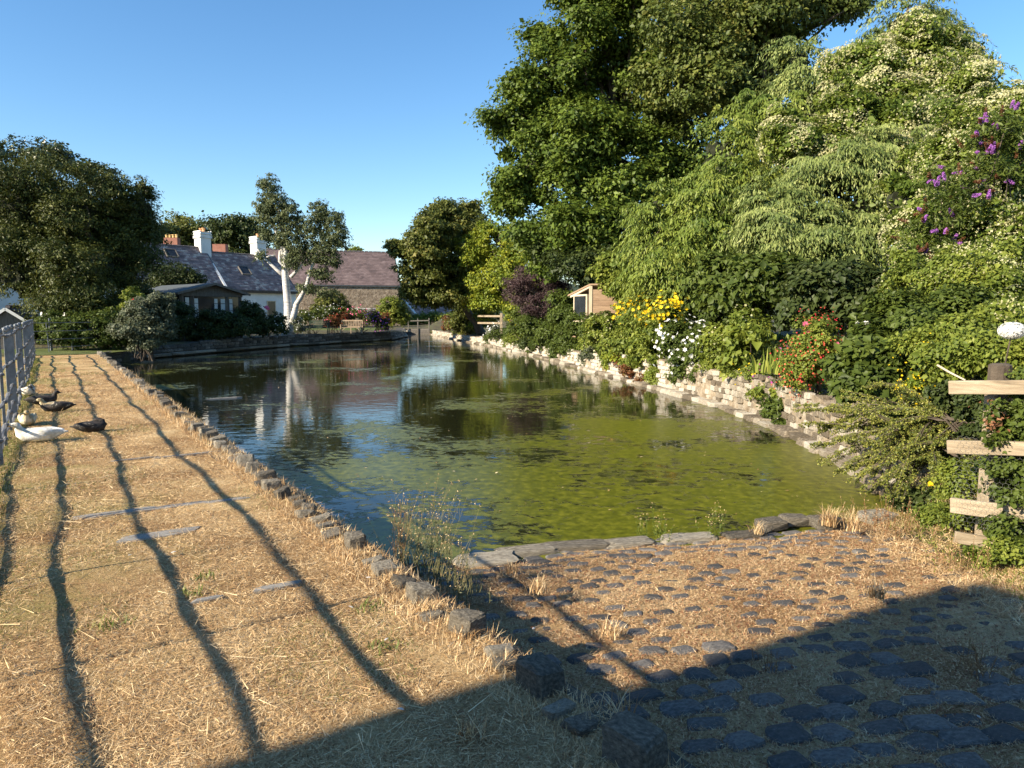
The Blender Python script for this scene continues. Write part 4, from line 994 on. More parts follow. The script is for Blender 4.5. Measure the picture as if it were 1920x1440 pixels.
def duck(px, py, rz, sc, body, head, label, pose='rest', wing=None):
    g = G(px, py, .02); e = empty('duck', (g.x, g.y, .0), rz, label, 'duck')
    # spine along +x (head end), sections: (x, y, z, half width, half height)
    if pose == 'rest':
        sec = [(-.34, 0, .13, .012, .008), (-.29, 0, .125, .045, .018), (-.22, 0, .115, .085, .05), (-.13, 0, .105, .118, .085), (-.02, 0, .105, .13, .10), (.08, 0, .105, .12, .10), (.155, 0, .115, .095, .095), (.205, 0, .15, .062, .075), (.225, 0, .195, .043, .05), (.232, 0, .225, .040, .042), (.245, 0, .248, .042, .040), (.275, 0, .256, .040, .036), (.305, 0, .25, .026, .024), (.32, 0, .245, .010, .010)]
    else:   # head turned back onto the shoulders
        sec = [(-.34, 0, .13, .012, .008), (-.29, 0, .125, .045, .018), (-.22, 0, .115, .085, .05), (-.13, 0, .105, .118, .085), (-.02, 0, .105, .13, .10), (.09, 0, .105, .125, .10), (.16, 0, .115, .10, .095), (.195, .01, .155, .065, .07), (.175, .03, .195, .048, .05), (.135, .045, .215, .043, .042), (.09, .05, .222, .040, .038), (.055, .052, .218, .03, .03), (.035, .053, .213, .012, .012)]
    bm = bmesh.new(); n = 14; rings = []
    pts = [Vector(s_[:3]) for s_ in sec]
    for i_, s_ in enumerate(sec):
        t = (pts[min(i_ + 1, len(sec) - 1)] - pts[max(i_ - 1, 0)]).normalized(); y = Vector((0, 0, 1)).cross(t)
        if y.length < .2: y = Vector((0, 1, 0))
        y.normalize()
        if y.y < 0 and i_ < 8: y = -y
        if i_ >= 8 and y.dot(lasty) < 0: y = -y
        lasty = y; z = t.cross(y)
        rings.append([bm.verts.new(pts[i_] + y * s_[3] * math.cos(2 * math.pi * k / n) + z * s_[4] * math.sin(2 * math.pi * k / n)) for k in range(n)])
    for a, b3 in zip(rings[:-1], rings[1:]):
        for k in range(n): bm.faces.new((a[k], a[(k + 1) % n], b3[(k + 1) % n], b3[k]))
    bm.faces.new(rings[0]); bm.faces.new(rings[-1])
    for v in bm.verts:
        if v.co.z < .012: v.co.z = .012 + (v.co.z - .012) * .15
    bmesh.ops.subdivide_edges(bm, edges=bm.edges[:], cuts=1, use_grid_fill=True, smooth=.6)
    for v in bm.verts: v.co += Vector((random.uniform(-1, 1), random.uniform(-1, 1), random.uniform(-1, 1))) * .0025
    o = bmobj('body', bm, DM[body], e, world=False, smooth=True)
    if head != body:  # differently coloured head and neck: faces past the breast
        o.data.materials.append(DM[head])
        for p in o.data.polygons:
            c_ = p.center
            if c_.z > .165 and c_.x > .02: p.material_index = 1
    hx, hy, hz, bd_ = (.322, 0, .243, Vector((1, 0, -.25))) if pose == 'rest' else (.03, .053, .212, Vector((-1, .05, -.3)))
    bd_.normalize(); b0 = Vector((hx, hy, hz)) - bd_ * .02; bm = bmesh.new(); bmat = DM['bill'] if body in ('white', 'buff', 'speck') else DM['darkbill']
    sd_ = Vector((0, 1, 0)); rr_ = []
    for t, w_, h_ in ((0, .017, .016), (.03, .015, .010), (.06, .017, .006), (.075, .012, .003)):
        c_ = b0 + bd_ * t; z = bd_.cross(sd_).normalized(); rr_.append([bm.verts.new(c_ + sd_ * w_ * math.cos(2 * math.pi * k / 8) + z * h_ * math.sin(2 * math.pi * k / 8)) for k in range(8)])
    for a, b3 in zip(rr_[:-1], rr_[1:]):
        for k in range(8): bm.faces.new((a[k], a[(k + 1) % 8], b3[(k + 1) % 8], b3[k]))
    bm.faces.new(rr_[-1]); bmobj('bill', bm, bmat, e, world=False, smooth=True)
    ex, ez = (.283, .266) if pose == 'rest' else (.085, .234)
    for s_ in (-1, 1):
        bm = bmesh.new(); q = bmesh.ops.create_icosphere(bm, subdivisions=1, radius=.006)
        for v in q['verts']: v.co += Vector((ex, hy + s_ * .037, ez))
        bmobj('eye', bm, DM['eye'], e, world=False)
        bm = bmesh.new(); q = bmesh.ops.create_icosphere(bm, subdivisions=3, radius=1)     # folded wing
        for v in q['verts']:
            x, y, z = v.co; v.co = Vector((-.09 + x * .205, s_ * (.095 + .012 * abs(1 - abs(x))) + y * .035 - s_ * max(0, -x) * .045, .135 + z * .062 * (1 - .35 * max(0, -x)) + max(0, -x) * .012))
        bmobj('wing', bm, DM[wing or body], e, world=False, smooth=True)
    e.scale = (sc, sc, sc); return e
duck(74, 826, math.pi + .45, .92, 'white', 'white', 'white duck lying with its head to the left, largest and nearest the fence', 'rest')
duck(52, 795, -1.0, .86, 'buff', 'buff', 'buff duck sitting facing the camera just behind the white duck', 'rest')
duck(172, 808, .45, .74, 'black', 'black', 'black duck alone on the open dry grass, head tucked into its back', 'tuck', 'blackwhite')
duck(80, 757, .5, .84, 'black', 'black', 'all black duck with raised head behind the white breasted one', 'rest')
duck(106, 770, math.pi + .5, .84, 'black', 'buff', 'dark duck with buff head lying in front of the all black duck', 'rest', 'blackwhite')
duck(53, 740, -.9, .9, 'speck', 'speck', 'pied grey and white duck resting farthest away against the fence', 'tuck')
# fallen feathers
def feather(px, py, z, sz, rz, label, group=None):
    g = G(px, py, z); bm = bmesh.new(); prof = [(0, .02), (.25, .16), (.55, .2), (.85, .12), (1, .01)]; rows = []
    for t, w_ in prof: rows.append([bm.verts.new((t * sz, s_ * w_ * sz, .02 * sz + .35 * sz * t * (1 - t) - abs(s_) * .04 * sz)) for s_ in (-1, 0, 1)])
    for a, b3 in zip(rows[:-1], rows[1:]):
        for k in (0, 1): bm.faces.new((a[k], a[k + 1], b3[k + 1], b3[k]))
    me = bpy.data.meshes.new('feather'); bm.to_mesh(me); bm.free(); o = link('feather', me, M['white_petal']); o.location = (g.x, g.y, z + .012); o.rotation_euler = (random.uniform(-.3, .3), random.uniform(-.3, .1), rz); tag(o, label, 'feather', group)
for px, py, lab in [(686, 1086, 'small white feather on the path left of the flat stone by the tall weeds'), (654, 1140, 'small white feather on dry grass level with the upper sunlit coping block'), (728, 1200, 'upright white feather beside the green sprig in the middle of the path'), (744, 1333, 'white feather just outside the shadow edge at the bottom of the path'), (268, 830, 'tiny white feather on the path beyond the thin slate strip, right of the black duck'),
                   (200, 826, 'tiny white feather just below the lone black duck'), (240, 1045, 'tiny white feather between the first and second fence rail shadows'), (320, 1040, 'tiny white feather in the second fence rail shadow below the flagstone'), (600, 1000, 'tiny white feather on dry grass near the coping stones above the big block')]: feather(px, py, .01, .035, random.uniform(0, 6), lab, 'small white feathers on the path')
for (px, py, sz, lab) in [(1892, 1296, .06, 'white feather on dark cobbles below the dry weed tuft near the right edge'), (1826, 1344, .05, 'grey white feather standing on shaded cobbles, nearest the bottom right'), (1104, 1422, .05, 'white feather against the nearest dark coping stone at the bottom edge'), (1003, 1180, .035, 'white feather in the shade of the pond edge wall on the slipway')]:
    g = G(px, py, -.3); zz = slipz(g.x, g.y) if px > 1150 else -.2; feather(px, py, zz, sz, random.uniform(0, 6), lab)

# ------------------------------------------------------------------ trees, far to near
tree('broadleaf_tree', 'olive brown rounded tree behind the left cottage chimneys', 'tree', [B(350, 450, 42, 40, 115), B(330, 470, 40, 30, 113)], 9000, .42, 'apple', .3, seed=21, cr=1.6, base=(-50, 115))
tree('pine_tree', 'dark green spreading pine behind the cottages, left of the birch top', 'tree', [B(440, 440, 48, 38, 112), B(410, 460, 30, 25, 112), B(475, 450, 35, 30, 112), B(440, 480, 60, 22, 112)], 13000, .42, 'dark', .35, seed=22, cr=1.3, base=(-43, 112), bark='bark')
tree('broadleaf_tree', 'dark tree rising between the big left tree and the brick chimneys', 'tree', [B(300, 450, 26, 30, 108)], 5000, .40, 'dark', .3, seed=23, cr=1.2, base=(-53, 108))
tree('broadleaf_tree', 'small tree top just showing over the barn ridge', 'tree', [B(664, 480, 14, 14, 130), B(690, 486, 16, 12, 131)], 1500, .4, 'light', .2, seed=24, cr=.8, base=(-28, 130))
# big dark tree on the left
yb = [B(150, 410, 115, 105, 36), B(50, 400, 105, 100, 35), B(225, 420, 68, 92, 37), B(150, 510, 125, 85, 35), B(45, 510, 70, 80, 34), B(225, 500, 62, 70, 36), B(110, 570, 85, 42, 33), B(-60, 450, 80, 120, 36), B(262, 400, 36, 60, 37)]
tree('yew_tree', 'massive dark rounded evergreen at the left end of the pond, with brownish lower boughs', 'tree', yb, 150000, .11, 'yew', .45, base=(-21.5, 35.5), seed=31, lob=5, cr=.42, corek=.6, limbs=24, aspect=.45, up=.35, back=.55)
tree('holly_tree', 'loose topped holly growing up through the crown of the dark evergreen', 'tree', [B(50, 295, 60, 42, 36.5), B(110, 305, 40, 34, 36.5), B(185, 325, 34, 30, 36.5), B(10, 330, 50, 40, 36)], 10000, .15, 'holly', .18, base=(-23.5, 38), seed=32, cr=.35, corek=0, limbs=26, back=.9, inner=.0, shell=(.3, 1.1))
# ivy and hedge under it
shrub('dark_hedge', 'dark hedge filling the gap between the evergreen and the summerhouse', [B(215, 585, 40, 34, 39), B(255, 560, 30, 34, 41), B(180, 590, 40, 30, 38), B(265, 600, 26, 26, 38)], 15000, .12, 'dark', 40, .32, cat='hedge', corek=.75)
shrub('ivy_hedge', 'ivy covered bank under the dark evergreen beyond the end of the path', [B(120, 625, 38, 28, 30.5), B(175, 620, 50, 36, 31), B(225, 625, 36, 36, 31.5), B(70, 620, 25, 25, 33), B(140, 605, 24, 20, 31), B(95, 600, 20, 18, 31), B(205, 600, 24, 22, 31.5)], 24000, .085, 'mid', 41, .2, cat='hedge', corek=.7)
shrub('waterside_shrub', 'spiky grey green shrub leaning over the dark corner of the pond', [B(268, 590, 32, 30, 30.6), B(250, 620, 34, 28, 30.4), B(290, 610, 38, 34, 30.8), B(300, 570, 26, 20, 31), B(272, 640, 26, 18, 30.4)], 19000, .09, 'grey', 42, .28, corek=.55, droop=-.4)
bm = bmesh.new(); rr_ = random.Random(4); q = at(272, 640, 30.5)
for k in range(26): tube(bm, limb_pts(q + Vector((rr_.uniform(-.3, .3), rr_.uniform(-.2, .2), .15)), q + Vector((rr_.uniform(-.4, .4), rr_.uniform(-.3, .1), -.85)), 4, .1, 0, rr_), [.05, .04, .03, .025, .02], 5)
o = bmobj('exposed_roots', bm, M['bark']); tag(o, 'bare hanging roots under the waterside shrub at the pond corner', 'roots')
shrub('rose_bush', 'climbing rose with a few red blooms between evergreen and summerhouse', [B(250, 565, 22, 24, 33), B(240, 585, 18, 16, 33)], 3500, .09, 'light', 43, .22); 
e_ = C.objects.get('rose_bush'); 
def blooms_at(e, pts, size, m, seed=1, petals=7, name='flower'):
    for k, (px, py, Y) in enumerate(pts):
        c = np.array(at(px, py, Y))[None]; flower_mesh(name, np.repeat(c, 3, 0) + np.random.default_rng(seed + k).normal(0, size * .12, (3, 3)), norm(np.array([[.1, -1, .4], [-.3, -1, .2], [.3, -.8, .6]])), size, M[m], e, seed + k, petals)
blooms_at(e_, [(252, 565, 32), (255, 583, 32)], .26, 'red_petal')
# bushes around the summerhouse
for i_, (lab, bl, nn, mm) in enumerate([
    ('dark leafy shrub rising behind the summerhouse roof', [B(325, 520, 42, 26, 47), B(300, 540, 34, 22, 47), B(355, 525, 26, 20, 47)], 9000, 'dark'),
    ('dark shrub in front of the left side of the summerhouse', [B(330, 600, 34, 34, 38.5), B(310, 620, 30, 24, 38)], 9000, 'dark'),
    ('dense dark shrub in front of the summerhouse windows', [B(405, 605, 36, 24, 39.5), B(440, 612, 34, 20, 39.5), B(390, 625, 40, 14, 39)], 11000, 'dark'),
    ('rounded dark bush between summerhouse and white cottage wall', [B(468, 595, 22, 30, 42), B(480, 612, 22, 20, 42)], 6500, 'dark')]):
    shrub('shrub', lab, bl, nn, .11, mm, 50 + i_, .28, corek=.6)
e_, cs, co = shrub('rose_bed', 'dark rose bed with white flecks and two pink blooms left of the birch', [B(505, 612, 24, 18, 43.5), B(520, 600, 16, 14, 44), B(487, 600, 12, 20, 44), B(528, 615, 12, 12, 44)], 6500, .09, 'dark', 55, .22, corek=.5)
bloom(e_, cs, co, 60, .08, 'white_petal', 3, off=.1); blooms_at(e_, [(488, 580, 43), (503, 579, 43), (500, 576, 43)], .24, 'pink_petal')

# birch
bb = at(540, 622, 48); bz = gz(bb.x, bb.y); e = empty('birch_tree', (bb.x, bb.y, bz), 0, 'white barked birch with forked trunk on the far lawn by the pond', 'tree')
def A(px, py, Y=48): return at(px, py, Y)
bm = bmesh.new(); tube(bm, [Vector((bb.x, bb.y, bz - .1)), A(540, 615), A(541, 600), A(540, 570), A(537, 540), A(535, 520), A(534, 500), A(536, 470), A(533, 440), A(528, 410), A(520, 385)], [.50, .38, .30, .27, .24, .23, .20, .16, .12, .08, .04], 14); bmobj('trunk', bm, M['birchbark'], e, smooth=True)
for pts, rs in [([A(548, 605, 47.9), A(552, 585), A(556, 570), A(565, 555), A(575, 535), A(583, 505), A(592, 480), A(604, 450), A(611, 410)], [.26, .22, .17, .15, .13, .11, .09, .07, .04]),
                ([A(534, 520), A(520, 507), A(505, 493), A(494, 484), A(484, 468), A(476, 462)], [.13, .11, .09, .07, .05, .03]),
                ([A(496, 485), A(505, 480), A(516, 479)], [.07, .06, .04]),
                ([A(545, 520), A(556, 508), A(568, 494)], [.13, .11, .05]),
                ([A(534, 490), A(528, 460), A(516, 430), A(504, 405), A(498, 385), A(486, 395)], [.15, .13, .11, .09, .06, .03]),
                ([A(536, 455), A(526, 425), A(522, 400), A(528, 360)], [.11, .10, .07, .03]), ([A(533, 500), A(524, 490), A(525, 470)], [.1, .1, .08]),
                ([A(590, 485), A(600, 470), A(625, 450)], [.08, .06, .02])]:
    bm = bmesh.new(); tube(bm, pts, rs, 9); bmobj('limb', bm, M['birchbark'], e, smooth=True)
bl = [B(505, 350, 20, 22, 48), B(520, 380, 26, 22, 48), B(498, 385, 20, 26, 48), B(512, 410, 30, 24, 48), B(545, 400, 20, 24, 48), B(550, 432, 26, 26, 48), B(528, 450, 20, 22, 48), B(560, 465, 24, 26, 48), B(545, 490, 20, 16, 48), B(600, 395, 20, 22, 48), B(590, 425, 22, 26, 48), B(625, 415, 20, 24, 48), B(634, 445, 22, 28, 48), B(608, 455, 24, 26, 48), B(590, 480, 20, 24, 48), B(620, 485, 20, 24, 48), B(602, 515, 22, 16, 48), B(578, 540, 20, 12, 48), B(498, 440, 14, 16, 48), B(612, 548, 18, 10, 48), B(490, 480, 12, 12, 48)]
o, cs, co = crown('crown', bl, 40000, .12, M['birch'], e, 60, .26, aspect=.6, up=.2, droop=1.0, shell=(.35, 1.08), back=.8, inner=.0)
sprays('hanging_twigs', cs[::5], co[::5] * np.array([.5, .5, .1]), M['birch'], e, 3, .55, 1.3, 14, .10, .055, .4, .6, .2)

# lawn flower beds
def bed(name, lab, bl, n, m, fl=None, seed=0, size=.08, cat='flower bed', cr=.22, corek=.45, **kw):
    e_, cs, co = shrub(name, lab, bl, n, size, m, seed, cr, cat=cat, corek=corek, **kw)
    for q in (fl or []): bloom(e_, cs, co, q[1], q[2], q[0], seed + len(q[0]), off=q[3] if len(q) > 3 else .1)
    return e_, cs, co
bed('round_bush', 'rounded dark bronze bush behind the benches, in front of the barn wall', [B(622, 568, 30, 22, 55), B(640, 590, 24, 20, 55), B(600, 585, 18, 16, 55)], 9000, 'apple', seed=61, size=.12, cat='bush')
bed('round_bush', 'bright yellow green rounded bush on the lawn corner by the channel', [B(735, 577, 26, 20, 57), B(740, 595, 30, 18, 57), B(722, 590, 18, 16, 57)], 10000, 'light', seed=62, size=.12, cat='bush')
bed('flower_bed', 'white daisies round the back of the green bench', [B(572, 595, 16, 14, 50), B(600, 590, 22, 12, 52.5), B(560, 612, 12, 12, 49), B(625, 585, 14, 10, 53)], 6000, 'mid', [('white_petal', 170, .10)], 63)
bed('flower_bed', 'coral and pink flowers between the two benches', [B(624, 604, 14, 12, 51.5), B(640, 592, 10, 8, 53)], 3500, 'redleaf', [('coral_petal', 50, .10), ('pink_petal', 30, .10)], 64)
bed('flower_bed', 'tall bright pink flowers behind the wooden bench', [B(672, 588, 18, 10, 54), B(652, 590, 10, 8, 54), B(685, 598, 10, 12, 54)], 3500, 'mid', [('pink_petal', 110, .12)], 65)
bed('flower_bed', 'deep violet flowers to the right of the wooden bench', [B(700, 597, 14, 16, 53), B(715, 608, 14, 12, 53)], 4500, 'dark', [('violet_petal', 90, .12), ('lilac_petal', 30, .10), ('pink_petal', 20, .10)], 66)
bed('flower_bed', 'small red leaved plants right of the violet flowers', [B(722, 600, 10, 12, 55)], 1800, 'redleaf', [('red_petal', 40, .1)], 67)
bed('shrub', 'low dark plants at the foot of the birch trunk', [B(560, 615, 10, 8, 47.5), B(555, 600, 8, 10, 48)], 1800, 'grey', [('white_petal', 50, .08)], seed=68, cat='shrub')
# beyond the channel
bed('hedge', 'loose green hedge behind the sluice gate at the end of the channel', [B(790, 600, 40, 10, 88), B(822, 598, 30, 12, 88), B(760, 602, 20, 10, 86), B(856, 600, 22, 16, 80)], 9000, 'light', seed=69, size=.2, cat='hedge', cr=.5)
bed('shrub', 'russet and cream low plants beside the far channel wall', [B(845, 612, 16, 8, 66), B(838, 600, 8, 10, 68)], 2500, 'redleaf', [('white_petal', 20, .16)], seed=70, size=.12, cat='shrub')

# right side trees
tree('apple_tree', 'dark olive spreading tree overhanging the channel, right of the barn', 'tree', [B(805, 450, 48, 38, 51), B(860, 430, 55, 45, 55), B(795, 500, 48, 36, 51), B(848, 500, 62, 50, 53), B(762, 470, 30, 12, 51), B(830, 545, 56, 30, 52), B(775, 548, 22, 14, 51), B(885, 580, 32, 36, 59), B(835, 400, 32, 18, 54), B(800, 415, 20, 16, 52), B(745, 462, 14, 6, 51), B(868, 600, 24, 24, 58), B(900, 600, 22, 20, 58), B(740, 458, 10, 4, 51), B(870, 392, 22, 16, 55), B(815, 395, 14, 12, 53)], 72000, .17, 'apple', .3, base=(-2.2, 55), seed=71, shell=(.65, 1.2), cr=.5, limbs=20, corek=.5)
tree('hazel_tree', 'yellow green hazel in front of the dark tree, left of the purple bush', 'tree', [B(950, 450, 55, 38, 50), B(900, 480, 45, 40, 52), B(990, 470, 45, 40, 48), B(930, 530, 60, 45, 50), B(900, 560, 35, 30, 52), B(985, 530, 40, 40, 46), B(985, 582, 30, 20, 47)], 56000, .15, 'yellowgreen', .22, base=(.2, 49), seed=72, cr=.45, limbs=16)
mb = [B(1200, -70, 150, 110, 37), B(1110, 45, 85, 85, 36), B(1040, 140, 85, 75, 36), B(985, 250, 66, 60, 36), B(985, 345, 66, 48, 36), B(1080, 250, 90, 80, 35), B(1090, 350, 90, 70, 35), B(1180, 120, 90, 90, 37), B(1210, 260, 70, 80, 36), B(1170, 360, 70, 60, 35), B(1040, 430, 80, 55, 35.5), B(1130, 440, 90, 60, 34.5), B(1060, 490, 70, 45, 35), B(1180, 480, 60, 50, 34), B(960, 385, 36, 26, 36), B(1020, 80, 40, 26, 36), B(1275, 240, 60, 75, 37), B(1265, 330, 60, 60, 35.5), B(1020, 200, 60, 55, 36), B(1000, 300, 60, 50, 36)]
hole = [(at(1205, 150, 35), .6), (at(1150, 260, 34), .4), (at(1225, 175, 35), .5)]
tree('maple_tree', 'tallest tree, a huge deep green maple towering over the right bank', 'tree', mb, 150000, .17, 'maple', .5, base=(4.6, 37), seed=73, cr=.75, limbs=34, corek=.42, hole=hole, up=.7, flat=.6, gap=.05)
tree('maple_tree', 'browner seed laden maple behind, top centre right of the tall green maple', 'tree', [B(1330, 40, 120, 100, 33), B(1450, 20, 110, 100, 33), B(1390, -90, 180, 90, 34), B(1545, 10, 75, 55, 33), B(1300, 160, 100, 90, 33), B(1400, 140, 90, 70, 33), B(1590, -20, 50, 40, 33)], 70000, .16, 'brownmaple', .45, base=(11.5, 34), seed=74, cr=.7, limbs=34, corek=.4, bark='bark', hole=[(at(1500, 90, 33), .7), (at(1600, 60, 33), .9)])
tree('smoke_bush', 'dusky purple leaved shrub tree beside the weatherboard shed', 'tree', [B(1010, 520, 55, 30, 38), B(985, 550, 40, 24, 38.5), B(1045, 540, 30, 30, 37), B(1020, 575, 36, 22, 36.5)], 26000, .09, 'purple', .12, base=(1.9, 38), seed=75, cr=.35, limbs=12, aspect=.35, up=.2)
tree('elder_tree', 'mid green leafy elder between purple bush and shed', 'tree', [B(1062, 580, 30, 36, 32), B(1050, 610, 26, 24, 31.5), B(1085, 600, 18, 26, 30.5)], 9500, .12, 'mid', .1, base=(2.6, 31.5), seed=76, cr=.3)
tree('dark_tree', 'shadowy evergreen filling the gap behind the shed roof', 'tree', [B(1110, 500, 70, 40, 33), B(1190, 520, 60, 50, 32), B(1060, 480, 60, 34, 35)], 17000, .16, 'dark', .2, base=(4.2, 33), seed=77, cr=.55)
tree('bay_tree', 'light green tall shrub overhanging the weatherboard shed on its right', 'tree', [B(1160, 520, 36, 34, 26), B(1200, 555, 45, 38, 25.5), B(1240, 530, 40, 45, 25), B(1140, 500, 20, 24, 26)], 17000, .11, 'light', .12, base=(5, 26), seed=78, cr=.35)

# conifers
def conifer(label, bl, n_leaf, m, seed, base, nl=46, L_=.20, Wd=.05, length=.95, fill=9000, cr=.5, trunk_r=.25, hang=1.0, droop=.75, top=False):
    cen = np.mean([b[0] for b in bl], axis=0); bs = base_of(*base); e = empty('cypress_tree', bs, 0, label, 'tree')
    bl0 = bl; bl = lobes(bl, seed, 7, (.3, .5), .8); r = np.random.default_rng(seed); cs, co = clumps(bl, cr, r, .4, (.6, 1.05), .9, gap=.15); no = max(50, n_leaf // nl)
    i = r.integers(0, len(cs), no); out = co[i].copy(); out[:, 2] = np.clip(out[:, 2], -.1, .45)
    sprays('crown', cs[i], norm(out), M[m], e, seed, length, droop, nl, L_, Wd, .3, hang, .4)
    if fill: crown('inner_foliage', bl, fill, .1, M[m], e, seed, .5, shell=(.5, .8), inner=.1, droop=1)
    bm = bmesh.new(); tp = Vector(max((b[0] for b in bl), key=lambda c: c[2])); rr = random.Random(seed)
    tube(bm, limb_pts(bs, tp, 8, .03, 0, rr), [trunk_r * (1 - .85 * k / 8) for k in range(9)], 8)
    for k in range(26):
        c = Vector(cs[rr.randrange(len(cs))]); a = bs.lerp(tp, rr.uniform(.25, .9)); tube(bm, limb_pts(a, a.lerp(c, 1.0), 5, .07, .06, rr), [.07, .055, .04, .03, .02, .01], 5)
    bmobj('trunk', bm, M['bark'], e, smooth=True); core_blobs('shade_core', bl0, .5, M['core'], e, seed); return e, cs, co
conifer('drooping yellow green cypress nearest the maple, leaning out over the garden', [B(1290, 400, 75, 80, 23), B(1350, 300, 75, 80, 23.5), B(1260, 470, 60, 80, 22), B(1340, 450, 90, 90, 22), B(1300, 540, 90, 50, 21.5), B(1430, 240, 75, 70, 24), B(1400, 360, 80, 70, 22.5), B(1230, 400, 30, 60, 22.5)], 95000, 'conifer', 81, (7, 24.5), L_=.15, Wd=.04, length=.85)
conifer('tall pointed cypress whose feathery top rises above the creeper at upper right', [B(1690, 60, 50, 70, 25), B(1600, 150, 70, 60, 25), B(1520, 190, 70, 70, 25), B(1660, 150, 80, 80, 24.5), B(1500, 120, 40, 40, 25), B(1765, 90, 30, 40, 24.5), B(1800, 130, 36, 30, 24)], 52000, 'conifer2', 82, (12.5, 25.5), L_=.15, Wd=.04, length=1.0, fill=5000)
conifer('pale tipped drooping cypress in the middle of the right hand mass', [B(1560, 340, 90, 60, 18.5), B(1500, 420, 80, 60, 18), B(1620, 400, 90, 60, 18), B(1450, 460, 70, 50, 18), B(1560, 470, 90, 45, 17.5), B(1640, 300, 70, 50, 19)], 90000, 'conifer2', 83, (8.5, 20), L_=.12, Wd=.032, length=.75, cr=.42, hang=1.1, droop=.6)
# creeper
def creeper(label, bl, n, size, flowers, seed, base, name='flowering_creeper', fs=.09, m='clematis', cr=.4, cat='climbing plant', corek=.6, **kw):
    bs = base_of(*base); bl0 = bl; bl = lobes(bl, seed, 5); e = empty(name, bs, 0, label, cat); o, cs, co = crown('foliage', bl, n, size, M[m], e, seed, cr, gap=.16, **kw)
    if flowers:
        r = np.random.default_rng(seed + 2); w_ = r.random(len(cs)) < .6; c2, o2 = cs[w_], co[w_]; i = r.integers(0, len(c2), flowers); off = norm(o2[i] * .9 + r.normal(size=(flowers, 3)) * .55 + np.array([0, 0, .35])) * cr * .95
        flower_mesh('flowers', c2[i] + off, norm(o2[i] + r.normal(size=(flowers, 3)) * .5), fs, M['cream'], e, seed, 4)
    bm = bmesh.new(); rr = random.Random(seed)
    for k in range(12): c = Vector(cs[rr.randrange(len(cs))]); tube(bm, limb_pts(bs, c, 8, .06, 0, rr), [.03, .03, .025, .025, .02, .02, .015, .01, .008], 4)
    bmobj('stems', bm, M['bark'], e); core_blobs('shade_core', bl0, corek, M['core'], e, seed); return e, cs, co
creeper('cream flowered creeper smothering the top of the right hand trees', [B(1640, 150, 75, 60, 21.5), B(1720, 130, 80, 62, 21.5), B(1780, 190, 72, 70, 21), B(1680, 230, 95, 70, 20.5), B(1600, 240, 80, 50, 20.5), B(1540, 280, 60, 50, 20), B(1700, 310, 90, 60, 19.5), B(1600, 330, 50, 40, 19.5), B(1480, 270, 50, 50, 20.5)], 95000, .10, 30000, 84, (13, 22), fs=.06, hole=[(at(1650, 195, 19.5), .7), (at(1650, 240, 19), .7)])
creeper('cream flecked creeper hedge along the right edge, behind the purple buddleia', [B(1860, 240, 80, 60, 16.5), B(1940, 260, 90, 80, 16), B(1800, 300, 80, 60, 16.5), B(1880, 350, 90, 70, 15), B(1780, 380, 80, 60, 15), B(1850, 450, 90, 60, 13.5), B(1740, 440, 70, 60, 14.5), B(1930, 450, 60, 80, 13), B(1700, 380, 60, 50, 16)], 100000, .08, 20000, 85, (11, 17), fs=.048, name='creeper_hedge')
creeper('leafy green hedge low on the right, above the timber fence', [B(1880, 540, 70, 50, 10.5), B(1800, 560, 70, 45, 11), B(1720, 540, 60, 50, 12), B(1900, 600, 60, 40, 9), B(1830, 500, 70, 40, 11.5)], 60000, .055, 2500, 86, (7.6, 11), fs=.03, name='leafy_hedge', m='light', cr=.28, cat='hedge')
# buddleia with spikes
e, cs, co = creeper('buddleia with long purple flower spikes high on the right', [B(1860, 260, 60, 40, 13.5), B(1900, 300, 50, 50, 13.2), B(1800, 330, 50, 40, 13.5), B(1780, 400, 45, 40, 13), B(1730, 450, 40, 30, 13)], 7500, .10, 0, 87, (8.6, 13.5), name='buddleia_bush', m='mid', cat='shrub', corek=0, aspect=.28, cr=.3, inner=0)
r = np.random.default_rng(5)
def spikes(e, cs, co, n, L_, m, seed, name='flower_spike', nq=90, wd=.035):
    r = np.random.default_rng(seed); k = co[:, 1] < .2; c2, o2 = cs[k], co[k]; i = r.integers(0, len(c2), n)
    P, Nn, Dd, Ss = [], [], [], []
    for q in i:
        d = norm(o2[q] * .7 + r.normal(size=3) * .35 + np.array([-.25, -.25, .15])); a = c2[q] + o2[q] * .25; ln = L_ * r.uniform(.6, 1.2); t = r.random(nq); rad = wd * (1 - t * .75)
        rnd_ = norm(r.normal(size=(nq, 3))); P.append(a + d * (t * ln)[:, None] + rnd_ * rad[:, None]); Nn.append(norm(rnd_ + r.normal(size=(nq, 3)) * .4)); Dd.append(norm(np.cross(rnd_, r.normal(size=(nq, 3))))); Ss.append(np.full(nq, .028))
    P, Nn, Dd, Ss = map(np.concatenate, (P, Nn, Dd, Ss)); o = link(name, leaves_mesh(name, P, Nn, Dd, Ss, Ss * .8, r.random(len(P))), M[m], e, True); tag(o, kind='stuff')
spikes(e, cs, co, 80, .15, 'lilac_petal', 3, 'flower_spikes'); spikes(e, cs, co, 55, .22, 'russet_seed', 4, 'seed_heads')
